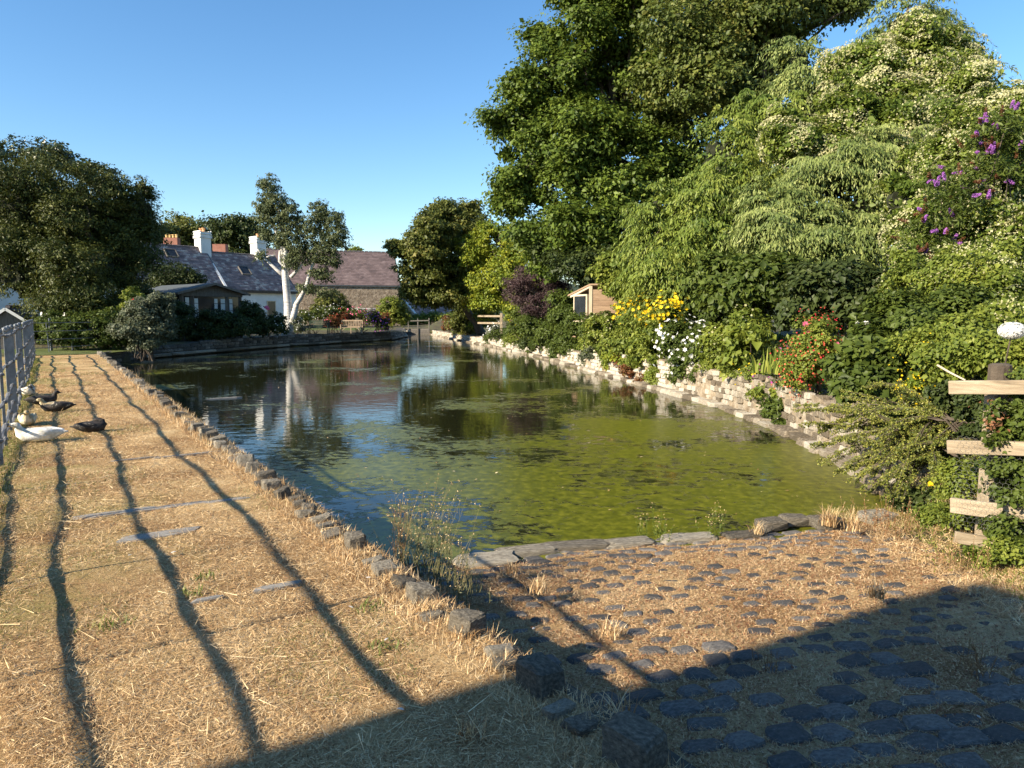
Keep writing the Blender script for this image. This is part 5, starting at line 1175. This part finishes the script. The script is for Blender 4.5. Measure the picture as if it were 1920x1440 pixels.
# understorey
for i_, (lab, bl, nn, mm, sz, nm) in enumerate([
    ('dark leafed laurel below the drooping cypresses, right of centre', [B(1440, 530, 70, 45, 15.5), B(1380, 560, 60, 40, 16), B(1350, 520, 50, 40, 17)], 17000, 'mid', .12, 'laurel_bush'),
    ('broad dark laurel behind the red and pink flowers', [B(1560, 540, 80, 45, 14), B(1640, 560, 60, 42, 13.5), B(1520, 590, 50, 30, 14)], 22000, 'dark', .11, 'laurel_bush'),
    ('fresh green vine tangle below the leafy hedge', [B(1690, 600, 60, 40, 10.5), B(1760, 620, 60, 36, 9.5), B(1800, 590, 50, 36, 10)], 20000, 'mid', .065, 'vine_tangle'),
    ('dark green filler bush between yellow daisies and cypress', [B(1310, 565, 46, 30, 20.5), B(1250, 550, 30, 26, 22), B(1360, 600, 40, 24, 18)], 11000, 'mid', .10, 'filler_bush')]):
    bed(nm, lab, bl, nn, mm, seed=90 + i_, size=sz, cat='bush', cr=.3, corek=.62)

# garden above the right wall
bed('sunflower_clump', 'tall yellow flowered perennial clump on the garden wall', [B(1190, 610, 30, 30, 20.5), B(1235, 615, 32, 34, 19.5), B(1215, 655, 36, 34, 19), B(1170, 640, 20, 28, 20.5), B(1235, 690, 20, 22, 17.8)], 20000, 'light', None, 101, .075, cat='flowers', cr=.22)
e, cs, co = shrub('yellow_flowers', 'band of bright yellow daisy blooms topping the tall perennial clump', [B(1180, 592, 22, 16, 19.6), B(1220, 584, 26, 15, 19.2), B(1258, 582, 20, 14, 19)], 3500, .07, 'light', 102, .18, cat='flowers', corek=0); bloom(e, cs, co, 420, .12, 'yellow_petal', 5, off=.16, spread=.1)
bed('daisy_bush', 'white daisy bush above the palest stretch of the garden wall', [B(1275, 640, 34, 34, 16.8), B(1310, 650, 32, 32, 16.3), B(1290, 675, 32, 20, 16.5)], 14000, 'mid', [('white_petal', 190, .11)], 103, .065, cat='flowers', cr=.2)
bed('variegated_bush', 'cream variegated bush hanging over the wall below the shed', [B(1130, 620, 34, 30, 24), B(1150, 650, 26, 26, 23), B(1110, 645, 20, 26, 24)], 13000, 'light', [('cream', 160, .07)], 104, .08, cat='bush')
bed('wall_bush', 'dense green bush reaching down to the water, left of the variegated bush', [B(1068, 640, 26, 34, 25), B(1060, 600, 30, 26, 26.5), B(1050, 665, 16, 14, 25)], 12000, 'mid', None, 105, .08, cat='bush')
bed('garden_border', 'mixed green border plants between timber rails and the wall bush', [B(1000, 615, 28, 26, 30), B(970, 620, 24, 18, 33), B(1025, 625, 20, 18, 28.5), B(985, 590, 26, 18, 33)], 12000, 'mid', [('yellow_petal', 12, .08)], 106, .09, cat='border')
bed('garden_border', 'yellow green bush next to the far pale timber rails', [B(965, 590, 20, 16, 35), B(915, 592, 24, 14, 54), B(895, 608, 16, 8, 56)], 7000, 'yellowgreen', None, 107, .09, cat='border')
bed('shed_foot_bush', 'pale leafy bush hiding the foot of the weatherboard shed', [B(1105, 612, 34, 22, 26.6), B(1140, 605, 26, 20, 26), B(1080, 600, 20, 20, 28)], 9000, 'mid', None, 130, .08, cat='bush')
r_ = random.Random(8)
for k, (px, Y, lab) in enumerate([(1290, 17.6, 'low greenery trailing over the wall under the white daisies'), (1440, 13.4, 'low green plants at the wall lip left of the red flowers'), (1120, 25.3, 'grey green plant drooping over the wall below the variegated bush'), (1020, 33.6, 'green plants on the wall lip left of the dense wall bush'), (975, 38.5, 'low weeds on the far wall left of the border plants'), (1165, 23.4, 'yellowish plants trailing down the wall right of the variegated bush'), (1200, 21.3, 'green stems spilling to the water below the yellow flowers'), (1060, 29.4, 'fern like clump beside the dense wall bush'), (940, 44.5, 'grassy fringe on the far wall under the timber rails'), (1005, 35.4, 'dark fringe over the wall by the border plants')]):
    py = 590 + (1.6 - .12) * F / Y - 6
    bed('wall_top_plant', lab, [B(px, py, 28, 12, Y - .1), B(px + 22, py + 6, 17, 13, Y - .3), B(px - 18, py + 8, 15, 16, Y - .1)], 4600, ['mid', 'light', 'grey', 'mid', 'light', 'yellowgreen', 'light', 'mid', 'mid', 'dark'][k], None, 140 + k, .055 if k < 3 else .075, cat='plant', cr=.16, corek=.2)
bed('white_flowered_plant', 'small white flowered plant spilling down the far wall to its reflection', [B(919, 628, 7, 14, 44), B(930, 618, 10, 8, 44)], 1300, 'grey', [('white_petal', 70, .12)], 108, .09, cat='flowers')
bed('trailing_plant', 'orange tinged trailing plants over the wall under the yellow flowers', [B(1195, 690, 30, 14, 20), B(1215, 715, 18, 14, 18.6), B(1170, 675, 16, 12, 21)], 6500, 'redleaf', None, 109, .055, cat='plant')
bed('green_hanging_plant', 'bright green plant hanging to the water beside the pale wall', [B(1232, 705, 17, 24, 17.7), B(1220, 730, 14, 10, 17.7)], 5200, 'light', None, 110, .05, cat='plant')
bed('mixed_border', 'tangled green border plants between white daisies and iris clump', [B(1350, 640, 30, 30, 15), B(1380, 650, 30, 34, 14.3), B(1330, 680, 26, 16, 15.5), B(1400, 610, 34, 26, 15)], 15000, 'light', [('cream', 50, .06)], 111, .065, cat='border')
bed('vine_plant', 'broad leaved bright green vine trailing on the wall top', [B(1395, 640, 20, 34, 13.4), B(1382, 678, 16, 12, 13.2), B(1420, 625, 18, 14, 13.6)], 1900, 'light', None, 112, .14, cat='plant', corek=0)
bed('wall_flowers', 'low yellow and mauve flowered plants on the lip of the wall', [B(1390, 690, 32, 12, 13), B(1360, 695, 16, 8, 13.4), B(1420, 695, 14, 10, 12.8)], 4200, 'light', [('magenta_petal', 16, .06), ('yellow_petal', 26, .05)], 113, .045, cat='flowers')
# iris leaves
def blades(name, px, py, Y, n, L_, Wd, m, spread, parent=None, lab=None, cat=None, seed=0, lean=.5, z=None, segs=5, group=None):
    r = np.random.default_rng(seed); c = at(px, py, Y); z = c.z if z is None else z; e = empty(name, (c.x, c.y, z), 0, lab, cat, group); V, Fc, rn = [], [], []
    for k in range(n):
        a = r.uniform(0, 6.28); o_ = np.array([c.x + r.normal() * spread * .5, c.y + r.normal() * spread * .5, z]); ln = L_ * r.uniform(.5, 1.15); d = np.array([math.cos(a), math.sin(a), 0]); sd = np.array([-d[1], d[0], 0]); le = lean * r.uniform(.3, 1.4); q = r.random(); b0 = len(V)
        for j in range(segs + 1):
            t = j / segs; p = o_ + d * ln * le * t ** 1.7 + np.array([0, 0, ln * (t - .45 * le * t ** 2.2)]); w_ = Wd * (1 - t ** 2) * .5 + .0004
            V += [p - sd * w_, p + sd * w_]; rn += [q, q]
        for j in range(segs): Fc.append((b0 + 2 * j, b0 + 2 * j + 1, b0 + 2 * j + 3, b0 + 2 * j + 2))
    link('leaves', npmesh(name, np.array(V), np.array(Fc), rn), M[m], e, True); return e
blades('iris_clump', 1455, 700, 12.6, 60, .5, .04, 'light', .35, lab='sword leaved iris clump on the wall left of the red flowers', cat='plant', seed=1)
e, cs, co = bed('red_flower_clump', 'airy clump of red and coral flowers above the wall', [B(1510, 680, 34, 30, 11.5), B(1530, 640, 34, 34, 11.8), B(1500, 710, 26, 18, 11.3), B(1520, 615, 24, 14, 12.4)], 11000, 'light', [('coral_petal', 260, .034, .12), ('red_petal', 220, .034, .12)], 114, .045, cat='flowers', cr=.2, corek=.2)
blooms_at(e, [(1512, 608, 12), (1522, 624, 12), (1530, 628, 12), (1541, 615, 12), (1570, 648, 11.3)], .1, 'pink_petal')
bed('magenta_flower_clump', 'small magenta flowers at the left foot of the red flower clump', [B(1475, 690, 18, 18, 11.9), B(1480, 715, 14, 10, 11.8)], 2500, 'mid', [('magenta_petal', 70, .055, .1)], 115, .045, cat='flowers', corek=.2)
bed('bramble', 'bramble growing from the foot of the wall at the water edge', [B(1465, 770, 28, 26, 12.2), B(1480, 795, 22, 16, 12), B(1455, 750, 16, 12, 12.5)], 6500, 'mid', [('coral_petal', 20, .03)], 116, .065, cat='bramble', corek=.5)
bed('lilac_bush', 'glossy large leaved green bush right of the red flowers', [B(1600, 680, 38, 30, 9.4), B(1640, 650, 45, 32, 9.6), B(1590, 730, 30, 26, 9), B(1680, 680, 40, 26, 9.2), B(1620, 620, 34, 20, 10), B(1640, 710, 30, 16, 9)], 15000, 'mid', None, 117, .085, cat='bush', cr=.22, corek=.55)
bed('border_plants', 'feathery yellow green border plants behind the timber fence', [B(1780, 680, 50, 26, 7.4), B(1850, 660, 50, 34, 7), B(1740, 650, 40, 26, 8.6), B(1900, 680, 40, 40, 6.6), B(1830, 620, 40, 24, 8.2)], 27000, 'light', None, 118, .045, cat='border', cr=.2, corek=.5)
bed('golden_plant', 'bright golden leaved patch left of the top timber rail', [B(1735, 712, 26, 14, 7.6)], 2800, 'yellow_petal' if False else 'yellowgreen', [('yellow_petal', 240, .025, .05)], 119, .03, cat='plant', cr=.1, corek=.3)
# white hydrangea head and two white dahlias
def pom(name, px, py, Y, rad, lab, cat, seed, n=160, stem=.5, psz=.022):
    c = at(px, py, Y); r = np.random.default_rng(seed); e = empty(name, c - Vector((0, 0, stem)), 0, lab, cat); d = norm(r.normal(size=(n, 3))); pos = np.array(c) + d * rad * np.array([1.25, 1, .8])
    bm = bmesh.new(); q = bmesh.ops.create_icosphere(bm, subdivisions=2, radius=rad * .93)
    for v in q['verts']: v.co = Vector((v.co.x * 1.22, v.co.y, v.co.z * .78)) + c
    bmobj('flower_core', bm, M['white_petal'], e)
    flower_mesh('petals', pos, d, psz, M['white_petal'], e, seed, 4); bm = bmesh.new(); tube(bm, [c - Vector((0.03, -.03, stem)), c], .006, 5); bmobj('stem', bm, M['mid'] if False else M['bark'], e)
pom('hydrangea_flower', 1898, 620, 5.9, .085, 'large white hydrangea head above the timber fence at the right edge', 'flower', 1, 520, .35, .026)
pom('dahlia_flower', 1625, 605, 9.8, .032, 'larger of two white pompom flowers against the dark laurel', 'flower', 2, 120, .35)
pom('dahlia_flower', 1608, 605, 9.9, .022, 'smaller of two white pompom flowers against the dark laurel, on the left', 'flower', 3, 90, .35)

# spreading cotoneaster leaning over the water
cb = at(1815, 850, 6.9); e = empty('cotoneaster_bush', (cb.x, cb.y, -.3), 0, 'wide arching small leaved bush fanning out over the water beside the timber fence', 'bush')
r = np.random.default_rng(9); P, Nn, Dd, Ss = [], [], [], []; bm = bmesh.new(); rrc = random.Random(3)
tipsl = [(1600, 870, 7.6), (1640, 880, 7.3), (1680, 900, 7.0), (1660, 820, 7.3), (1700, 840, 7.0), (1580, 800, 8.0), (1505, 760, 8.6), (1520, 790, 8.5), (1540, 830, 8.2), (1560, 860, 8.0), (1585, 880, 7.7), (1610, 900, 7.5), (1640, 915, 7.2), (1670, 925, 7.0), (1700, 930, 6.8), (1740, 910, 6.7), (1600, 735, 8.4), (1640, 720, 8.3), (1690, 715, 8.1), (1570, 760, 8.4), (1620, 780, 7.8), (1600, 820, 7.8), (1660, 860, 7.3), (1700, 880, 7.0), (1730, 860, 6.9), (1640, 840, 7.6), (1690, 790, 7.4), (1740, 760, 7.4), (1550, 800, 8.4), (1770, 880, 6.5), (1780, 920, 6.3), (1720, 735, 7.8)]
for k in range(230):
    px, py, Y = tipsl[k % len(tipsl)]; tip = at(px - 12 + rrc.uniform(-11, 11), py + 4 + rrc.uniform(-7, 7), Y + rrc.uniform(-.1, .1)); kk = k % len(tipsl); st = cb + Vector((.2 * math.sin(kk * 1.7) + rrc.uniform(-.05, .05), .2 + .3 * math.sin(kk * 2.9), .1 + .22 * math.sin(kk * 4.1)))
    midp = st.lerp(tip, .5) + Vector((0, 0, .2 + .14 * math.sin((k % len(tipsl)) * 2.3) + rrc.uniform(-.03, .03))); pts = []
    for j in range(11):
        t = j / 10; pts.append((1 - t) ** 2 * st + 2 * t * (1 - t) * midp + t * t * tip)
    tube(bm, pts, [.005 - .0035 * j / 10 for j in range(11)], 4, False)
    pa = np.array([list(p) for p in pts]); ln = (tip - st).length
    # side twigs
    for q in range(int(ln * 17)):
        t = rrc.uniform(.12, 1.0); i0 = min(9, int(t * 10)); a = pa[i0] + (pa[i0 + 1] - pa[i0]) * (t * 10 - i0); dm = norm(pa[i0 + 1] - pa[i0]); sd = norm(np.cross(dm, np.array([0, 0, 1.]))) * rrc.choice((-1, 1)); td = norm(dm * .9 + sd * rrc.uniform(.2, .9) + np.array([0, 0, rrc.uniform(-.5, .15)])); tl = rrc.uniform(.06, .15) * (1.15 - .5 * t)
        m_ = 18; u_ = r.random(m_); P.append(a + td * (u_ * tl)[:, None] + r.normal(size=(m_, 3)) * .004); lat = norm(np.cross(np.tile(td, (m_, 1)), r.normal(size=(m_, 3)))); Dd.append(norm(lat + td * .7)); Nn.append(norm(r.normal(size=(m_, 3)) * .5 + np.array([-.1, -.3, .8]))); Ss.append(r.uniform(.014, .028, m_))
P, Nn, Dd, Ss = map(np.concatenate, (P, Nn, Dd, Ss)); o = link('foliage', leaves_mesh('foliage', P, Nn, Dd, Ss, Ss * .62, r.random(len(P))), M['cot'], e, True)
bmobj('stems', bm, M['bark'], e)
# ivy and climbers on the near fence
def ivy(label, bl, n, size, seed, m='mid', name='ivy', **kw):
    e_, cs, co = shrub(name, label, bl, n, size, m, seed, .1, cat='climber', corek=0, stems=0, inner=.05, **kw); return e_
ivy('dark green ivy climbing the fence right of the timber post', [B(1905, 800, 26, 70, 5.35), B(1900, 900, 30, 60, 5.3), B(1890, 990, 40, 34, 5.3), B(1925, 720, 20, 30, 5.4), B(1930, 860, 30, 90, 5.5)], 9500, .034, 121)
ivy('thin ivy strand twining up the timber post between the rails', [B(1862, 770, 12, 36, 5.38), B(1868, 880, 13, 40, 5.36), B(1858, 830, 10, 16, 5.3)], 800, .03, 122, m='mid')
ivy('rust brown dead leaves caught on the upper timber post', [B(1862, 765, 10, 30, 5.36), B(1856, 795, 8, 10, 5.34)], 70, .032, 123, m='coppice', name='dead_leaves')
ivy('green weeds behind the lower rails of the timber fence', [B(1800, 900, 34, 36, 5.9), B(1830, 970, 50, 26, 5.8), B(1760, 970, 30, 26, 6.2), B(1900, 1030, 36, 22, 5.15), B(1850, 1040, 30, 12, 5.2)], 10500, .028, 124, m='light', name='fence_weeds')
ivy('shaded undergrowth below the arching bush at the water edge', [B(1740, 940, 40, 26, 6.9), B(1800, 820, 40, 40, 7.3), B(1790, 740, 50, 40, 7.3), B(1850, 780, 40, 60, 6.6), B(1690, 930, 26, 14, 7.3)], 16000, .04, 125, m='dark', name='undergrowth')
# ragwort sprig
bm = bmesh.new(); tube(bm, [at(1760, 985, 5.75), at(1755, 940, 5.8), at(1747, 910, 5.8)], [.005, .004, .002], 5)
e = empty('ragwort_plant', at(1760, 990, 5.75), 0, 'single weed with yellow flower tip in front of the arching bush', 'weed'); bmobj('stem', bm, M['mid'], e)
crown('leaves', [B(1757, 950, 12, 24, 5.78)], 260, .03, M['light'], e, 3, .04, inner=0, aspect=.3); flower_mesh('flowers', np.array([at(1746, 908, 5.78)]) + np.random.default_rng(1).normal(0, .012, (9, 3)), norm(np.array([[-.1, -1, .5]] * 9)), .025, M['yellow_petal'], e, 1)

# ------------------------------------------------------------------ weeds and tufts
def weed(px, py, z, n, hgt, spread, lab, seed, m='grey', dots=True, leafn=30, name='weed_clump', tm='straw', lean=.35):
    g = G(px, py, z); r = random.Random(seed); rn_ = np.random.default_rng(seed); e = empty(name, g, 0, lab, 'weed'); bm = bmesh.new(); P, Dd = [], []
    tips = []
    for k in range(n):
        a = r.uniform(0, 6.28); b0 = g + Vector((r.gauss(0, spread * .35), r.gauss(0, spread * .35), 0)); h = hgt * r.uniform(.45, 1.1); le = r.uniform(.1, 1) * lean; d = Vector((math.cos(a), math.sin(a), 0)); pts = [b0 + d * h * le * (t / 5) ** 1.3 + Vector((r.gauss(0, .004), r.gauss(0, .004), h * t / 5)) for t in range(6)]
        tube(bm, pts, [.0022, .002, .0018, .0015, .0012, .0008], 3, False); tips.append(pts[-1])
        for q in range(3):
            i0 = r.randrange(2, 5); dd_ = Vector((r.uniform(-1, 1), r.uniform(-1, 1), r.uniform(.6, 1.6))).normalized(); tp = pts[i0] + dd_ * h * r.uniform(.12, .28); tube(bm, [pts[i0], tp], [.0013, .0007], 3, False); tips.append(tp)
        for q in range(leafn): t = r.uniform(0, .8); i0 = min(4, int(t * 5)); P.append(pts[i0].lerp(pts[i0 + 1], t * 5 - i0)); Dd.append((r.uniform(-1, 1), r.uniform(-1, 1), r.uniform(.1, 1)))
    bmobj('stems', bm, M[tm], e)
    if P:
        P = np.array([list(p) for p in P]); Dd = norm(np.array(Dd)); nn = norm(np.cross(Dd, rn_.normal(size=P.shape))); s_ = rn_.uniform(.012, .03, len(P)); link('leaves', leaves_mesh('leaves', P, nn, Dd, s_, s_ * .3, rn_.random(len(P))), M[m], e, True)
    if dots:
        T_ = np.repeat(np.array([list(p) for p in tips]), 3, 0) + rn_.normal(0, .002, (len(tips) * 3, 3)); nn = norm(rn_.normal(size=T_.shape)); dd_ = norm(np.cross(nn, rn_.normal(size=T_.shape))); s_ = np.full(len(T_), .008); tag(link('seed_heads', leaves_mesh('seed_heads', T_, nn, dd_, s_, s_ * .9, rn_.random(len(T_))), M['straw'], e, True), kind='stuff')
    return e
weed(795, 1085, -.25, 72, .62, .36, 'tall green grey weed clump growing against the pond edge wall near the waterline', 1, 'grey', leafn=9, tm='drystem', lean=.55)
weed(860, 1120, -.25, 30, .34, .22, 'smaller weed stems right beside the tall clump on the slipway', 2, 'grey', leafn=8, tm='drystem')
weed(745, 1075, -.2, 14, .5, .1, 'thin dark weed stems left of the tall clump over the water', 3, 'grey', leafn=10)
weed(1215, 1010, -.44, 16, .26, .25, 'sparse green weed at the water edge, left of centre of the kerb', 4, 'light', leafn=22, tm='dgrass')
weed(1335, 1003, -.44, 16, .28, .25, 'sparse seeding weed at the water edge, right of centre of the kerb', 5, 'light', leafn=18, tm='dgrass')
weed(1630, 990, -.36, 18, .26, .35, 'reddish dry weeds behind the kerb under the arching bush', 6, 'redleaf', leafn=16)
weed(1700, 1000, -.3, 16, .28, .4, 'brown seeding dock stems between kerb and timber fence', 7, 'redleaf', leafn=12)
weed(1830, 1290, -.3, 22, .26, .12, 'pale dry weed tuft standing on shaded cobbles at lower right', 8, 'straw', leafn=4, dots=False)
weed(1440, 1265, -.27, 12, .14, .08, 'small dry weed on the cobbles just inside the shadow', 9, 'straw', leafn=3, dots=False)
weed(1790, 1060, -.25, 26, .22, .4, 'dry straw and weeds below the lowest timber rail', 10, 'light', leafn=10)
def tuft(px, py, z, n, L_, lab, seed, m='straw', sp=.06, wd=.004, group='dry grass tufts'):
    g = G(px, py, z); blades('grass_tuft', px, py, g.y, n, L_, wd, m, sp, lab=lab, cat='grass tuft', seed=seed, lean=.7, z=g.z, group=group)
T0 = [(1010, 1110, -.28, 130, .12, 'dry grass tuft in the sun on the slipway beside the wall shadow'), (960, 1075, -.33, 90, .1, 'dry grass tuft on the slipway nearest the tall green weeds'), (1150, 1190, -.28, 80, .11, 'dry grass tuft by the diagonal fence shadow on the slipway'), (1640, 1120, -.2, 90, .13, 'pale dry tuft on sunny cobbles left of the gable shadow tip'),
      (1555, 985, -.38, 160, .22, 'long pale dry grass drooping over the kerb in front of the arching bush'), (1600, 995, -.36, 90, .2, 'long dry grass right of the drooping one on the kerb'), (1420, 1000, -.4, 60, .14, 'dry grass growing at the left of the raised kerb stone'), (872, 1200, 0, 60, .1, 'dry grass at the foot of the middle coping block'), (800, 1150, 0, 70, .1, 'dry grass between the two sunlit coping blocks'),
      (935, 1265, -.02, 60, .12, 'dry grass left of the shaded coping block'), (885, 1395, -.02, 90, .11, 'shaded dry grass tuft near the bottom, left of the last block'), (1160, 1345, -.1, 50, .14, 'dry grass spikes above the nearest dark block'), (742, 1088, -.0, 60, .1, 'dry grass on the flat stone by the tall weeds'), (655, 1050, 0, 60, .09, 'dry grass under the sunlit block nearest the water')]
for k, t in enumerate(T0): tuft(*t[:5], t[5], 200 + k)

for k, (px, py, lab) in enumerate([(725, 1220, 'small green sprig beside the upright feather on the path'), (690, 1140, 'dark green weed rosette near the upper sunlit coping block'), (385, 1085, 'green weed patch between first and second rail shadows'), (200, 1180, 'little green sprig left of the second rail shadow'), (360, 1115, 'dark sprig right of the second rail shadow')]):
    tuft(px, py, 0, 40, .05, lab, 240 + k, 'dgrass', .09, .008, 'green sprigs in the dry path')
# ------------------------------------------------------------------ straw, clippings, leaf litter
def litter(name, n, region, hf, seed, m, L0, L1, w0, lab, cat, flat=.25, near_pow=1.0, avoid=None, green=None, lift=.003):
    r = np.random.default_rng(seed); X_, Y_ = [], []
    tot = 0
    while tot < n:
        y = 1.9 + (region[3] - 1.9) * r.random(n * 2) ** near_pow; x = r.uniform(-.76, .76, n * 2) * y
        k = (x > region[0]) & (x < region[1]) & region[4](x, y)
        if avoid is not None:
            k2 = np.where(k)[0]; x2, y2 = x[k2], y[k2]; bad = np.zeros(len(k2), bool)
            for (ax, ay) in avoid: bad |= (((x2 - ax) / .075) ** 2 + ((y2 - ay) / .042) ** 2 < 1)
            bad &= r.random(len(k2)) < .9; k2 = k2[~bad]; X_.append(x[k2]); Y_.append(y[k2]); tot += len(k2)
        else: X_.append(x[k]); Y_.append(y[k]); tot += k.sum()
    x = np.concatenate(X_)[:n]; y = np.concatenate(Y_)[:n]; n = len(x); z = hf(x, y)
    a = r.uniform(0, 6.283, n); el = np.abs(r.normal(0, flat, n)); d = np.stack([np.cos(a) * np.cos(el), np.sin(a) * np.cos(el), np.sin(el)], 1)
    sc = .55 + .45 * np.clip(y / 5, 0, 4)
    ln = (L0 + (L1 - L0) * r.random(n) ** 1.8) * np.clip(sc, .6, 1.6); wd_ = w0 * r.uniform(.6, 1.4, n) * np.clip(sc, .6, 2.2); s_ = np.stack([-np.sin(a), np.cos(a), r.normal(0, .5, n)], 1)
    p = np.stack([x, y, z + lift + r.random(n) * .008], 1); V = np.stack([p - s_ * wd_[:, None] * .5, p + s_ * wd_[:, None] * .5, p + d * ln[:, None]], 1).reshape(-1, 3); V[:, 2] = np.maximum(V[:, 2], -9)
    f_ = np.arange(n * 3).reshape(-1, 3); o = link(name, npmesh(name, V, f_, np.repeat(r.random(n), 3)), M[m]); tag(o, lab, cat, kind='stuff'); return o
pco = lambda x, y: x * N.x + y * N.y
on_path = lambda x, y: (pco(x, y) < EDGE_P - .03) & (pco(x, y) > -.7) & (x * U.x + y * U.y < PATH_END)
on_slip = lambda x, y: (pco(x, y) > EDGE_P + .02) & (slip_h(x, y) > -.445) & (x < 5.2)
pz = lambda x, y: np.zeros_like(x)
cav = [(c[0], c[1]) for c in cob]
litter('dry_grass', 270000, (-30, 5, 0, 20, on_path), pz, 1, 'straw', .012, .07, .0025, 'short sun dried grass and clippings covering the path', 'dry grass', .3, 1.5)
litter('green_grass', 16000, (-30, 5, 0, 26, lambda x, y: on_path(x, y) & ((np.sin(x * 2.1 + y) * np.cos(y * 1.7 - x) + .5 * (pco(x, y) < .3)) > .6)), pz, 2, 'dgrass', .02, .045, .003, 'patches of grass still green among the dry grass', 'grass', .5, 1.0)
litter('loose_straw', 2200, (-30, 5, 0, 9, on_path), lambda x, y: pz(x, y) + .012, 3, 'straw', .08, .26, .0032, 'long loose straws scattered over the path', 'straw', .05, 1.2)
litter('slipway_straw', 130000, (-2, 6, 0, 7.2, on_slip), slip_h, 4, 'slipstraw', .015, .045, .0028, 'dry grass filling the joints between the cobbles', 'dry grass', .4, 1.2, avoid=cav)
litter('leaf_litter', 20000, (-2, 6, 0, 7.0, on_slip), slip_h, 5, 'coppice', .01, .026, .009, 'brown leaf fragments between the cobbles', 'leaf litter', .3, 1.0, avoid=cav)
litter('path_leaf_litter', 5000, (-30, 5, 0, 10, on_path), pz, 6, 'coppice', .01, .025, .008, 'brown leaf fragments in the dry grass of the path', 'leaf litter', .2, 1.2)
litter('fringe_grass', 20000, (-30, 6, 0, 20, lambda x, y: np.abs(pco(x, y) - EDGE_P + .14) < .17), pz, 7, 'straw', .04, .09, .004, 'longer dry grass fringing the coping stones', 'dry grass', .9, .9)
litter('bank_straw', 14000, (2.4, 6, 0, 7.6, lambda x, y: (x > 2.6 + .1 * y) & (y > 3.8)), lambda x, y: ground_h(x, y) + .07, 8, 'straw', .04, .12, .003, 'tangled dry stems on the bank below the timber fence', 'dry grass', .5, .8)
litter('bank_green', 7000, (2.6, 6, 0, 7.6, lambda x, y: (x > 2.9 + .1 * y) & (y > 3.8)), lambda x, y: ground_h(x, y) + .07, 9, 'light', .03, .07, .006, 'small green weeds creeping over the bank at right', 'ground cover', .6, .8)
litter('fence_foot_grass', 5000, (-30, 1, 0, 26, lambda x, y: np.abs(pco(x, y) + .52) < .13), pz, 10, 'dgrass', .03, .08, .005, 'rough green grass along the foot of the iron fence', 'grass', .8, .9)

# grassy verge closing the end of the path
bm = bmesh.new(); q = [PS(PATH_END - .1, -1.4, .02), PS(PATH_END - .1, EDGE_P - .1, .02), PS(PATH_END + 1.2, EDGE_P + 1.2, .06), PS(PATH_END + 3.5, EDGE_P + 1.0, .12), PS(PATH_END + 4, -2, .12)]
bm.faces.new([bm.verts.new(v) for v in q]); o = bmobj('grass_verge', bm, M['lawn']); tag(o, kind='structure')

# things floating on the water
r_ = np.random.default_rng(77); n = 260; y = r_.uniform(6.6, 26, n); x = r_.uniform(-.4, .42, n) * y; k = inside(x, y, pond_poly); x, y = x[k], y[k]; n = len(x)
P_ = np.stack([x, y, np.full(n, WL + .006)], 1); a = r_.uniform(0, 6.28, n); d = np.stack([np.cos(a), np.sin(a), r_.uniform(0, .25, n)], 1); d = norm(d); sz = r_.uniform(.02, .055, n)
o = link('floating_leaves', leaves_mesh('floating_leaves', P_, np.tile([0, 0, 1.], (n, 1)), d, sz, sz * .5, r_.random(n), .15), M['straw']); tag(o, 'scattered pale leaves and bits floating on the green pond', 'floating leaves', kind='stuff')
for o in bpy.data.objects:
    if o.name.split('.')[0] in ('stems', 'shade_core', 'glazing_bars'): o['kind'] = 'stuff'

# low ground cover on the right hand garden slope
r_ = np.random.default_rng(91); n = 90000; yy = 8 + 34 * r_.random(n) ** 1.4; x0 = np.interp(yy, [p[1] for p in RW], [p[0] for p in RW]); xx = x0 + .55 + r_.random(n) ** 1.3 * 6; k = (gr_ := ground_h(xx, yy)) > -.2
xx, yy, gr_ = xx[k], yy[k], gr_[k]; n = len(xx); q = r_.random(n)
P_ = np.stack([xx, yy, gr_ + r_.random(n) ** 1.5 * .28 * (.5 + .5 * np.sin(xx * 3.1) * np.cos(yy * 2.3))], 1); nn = norm(r_.normal(size=(n, 3)) * .7 + np.array([-.3, -.5, .8])); dd = norm(np.cross(nn, r_.normal(size=(n, 3)))); sz = r_.uniform(.03, .09, n) * (1 + yy * .02)
o = link('ground_cover', leaves_mesh('ground_cover', P_, nn, dd, sz, sz * .5, q), M['mid']); tag(o, 'low green ground cover between the shrubs above the garden wall', 'ground cover', kind='stuff')
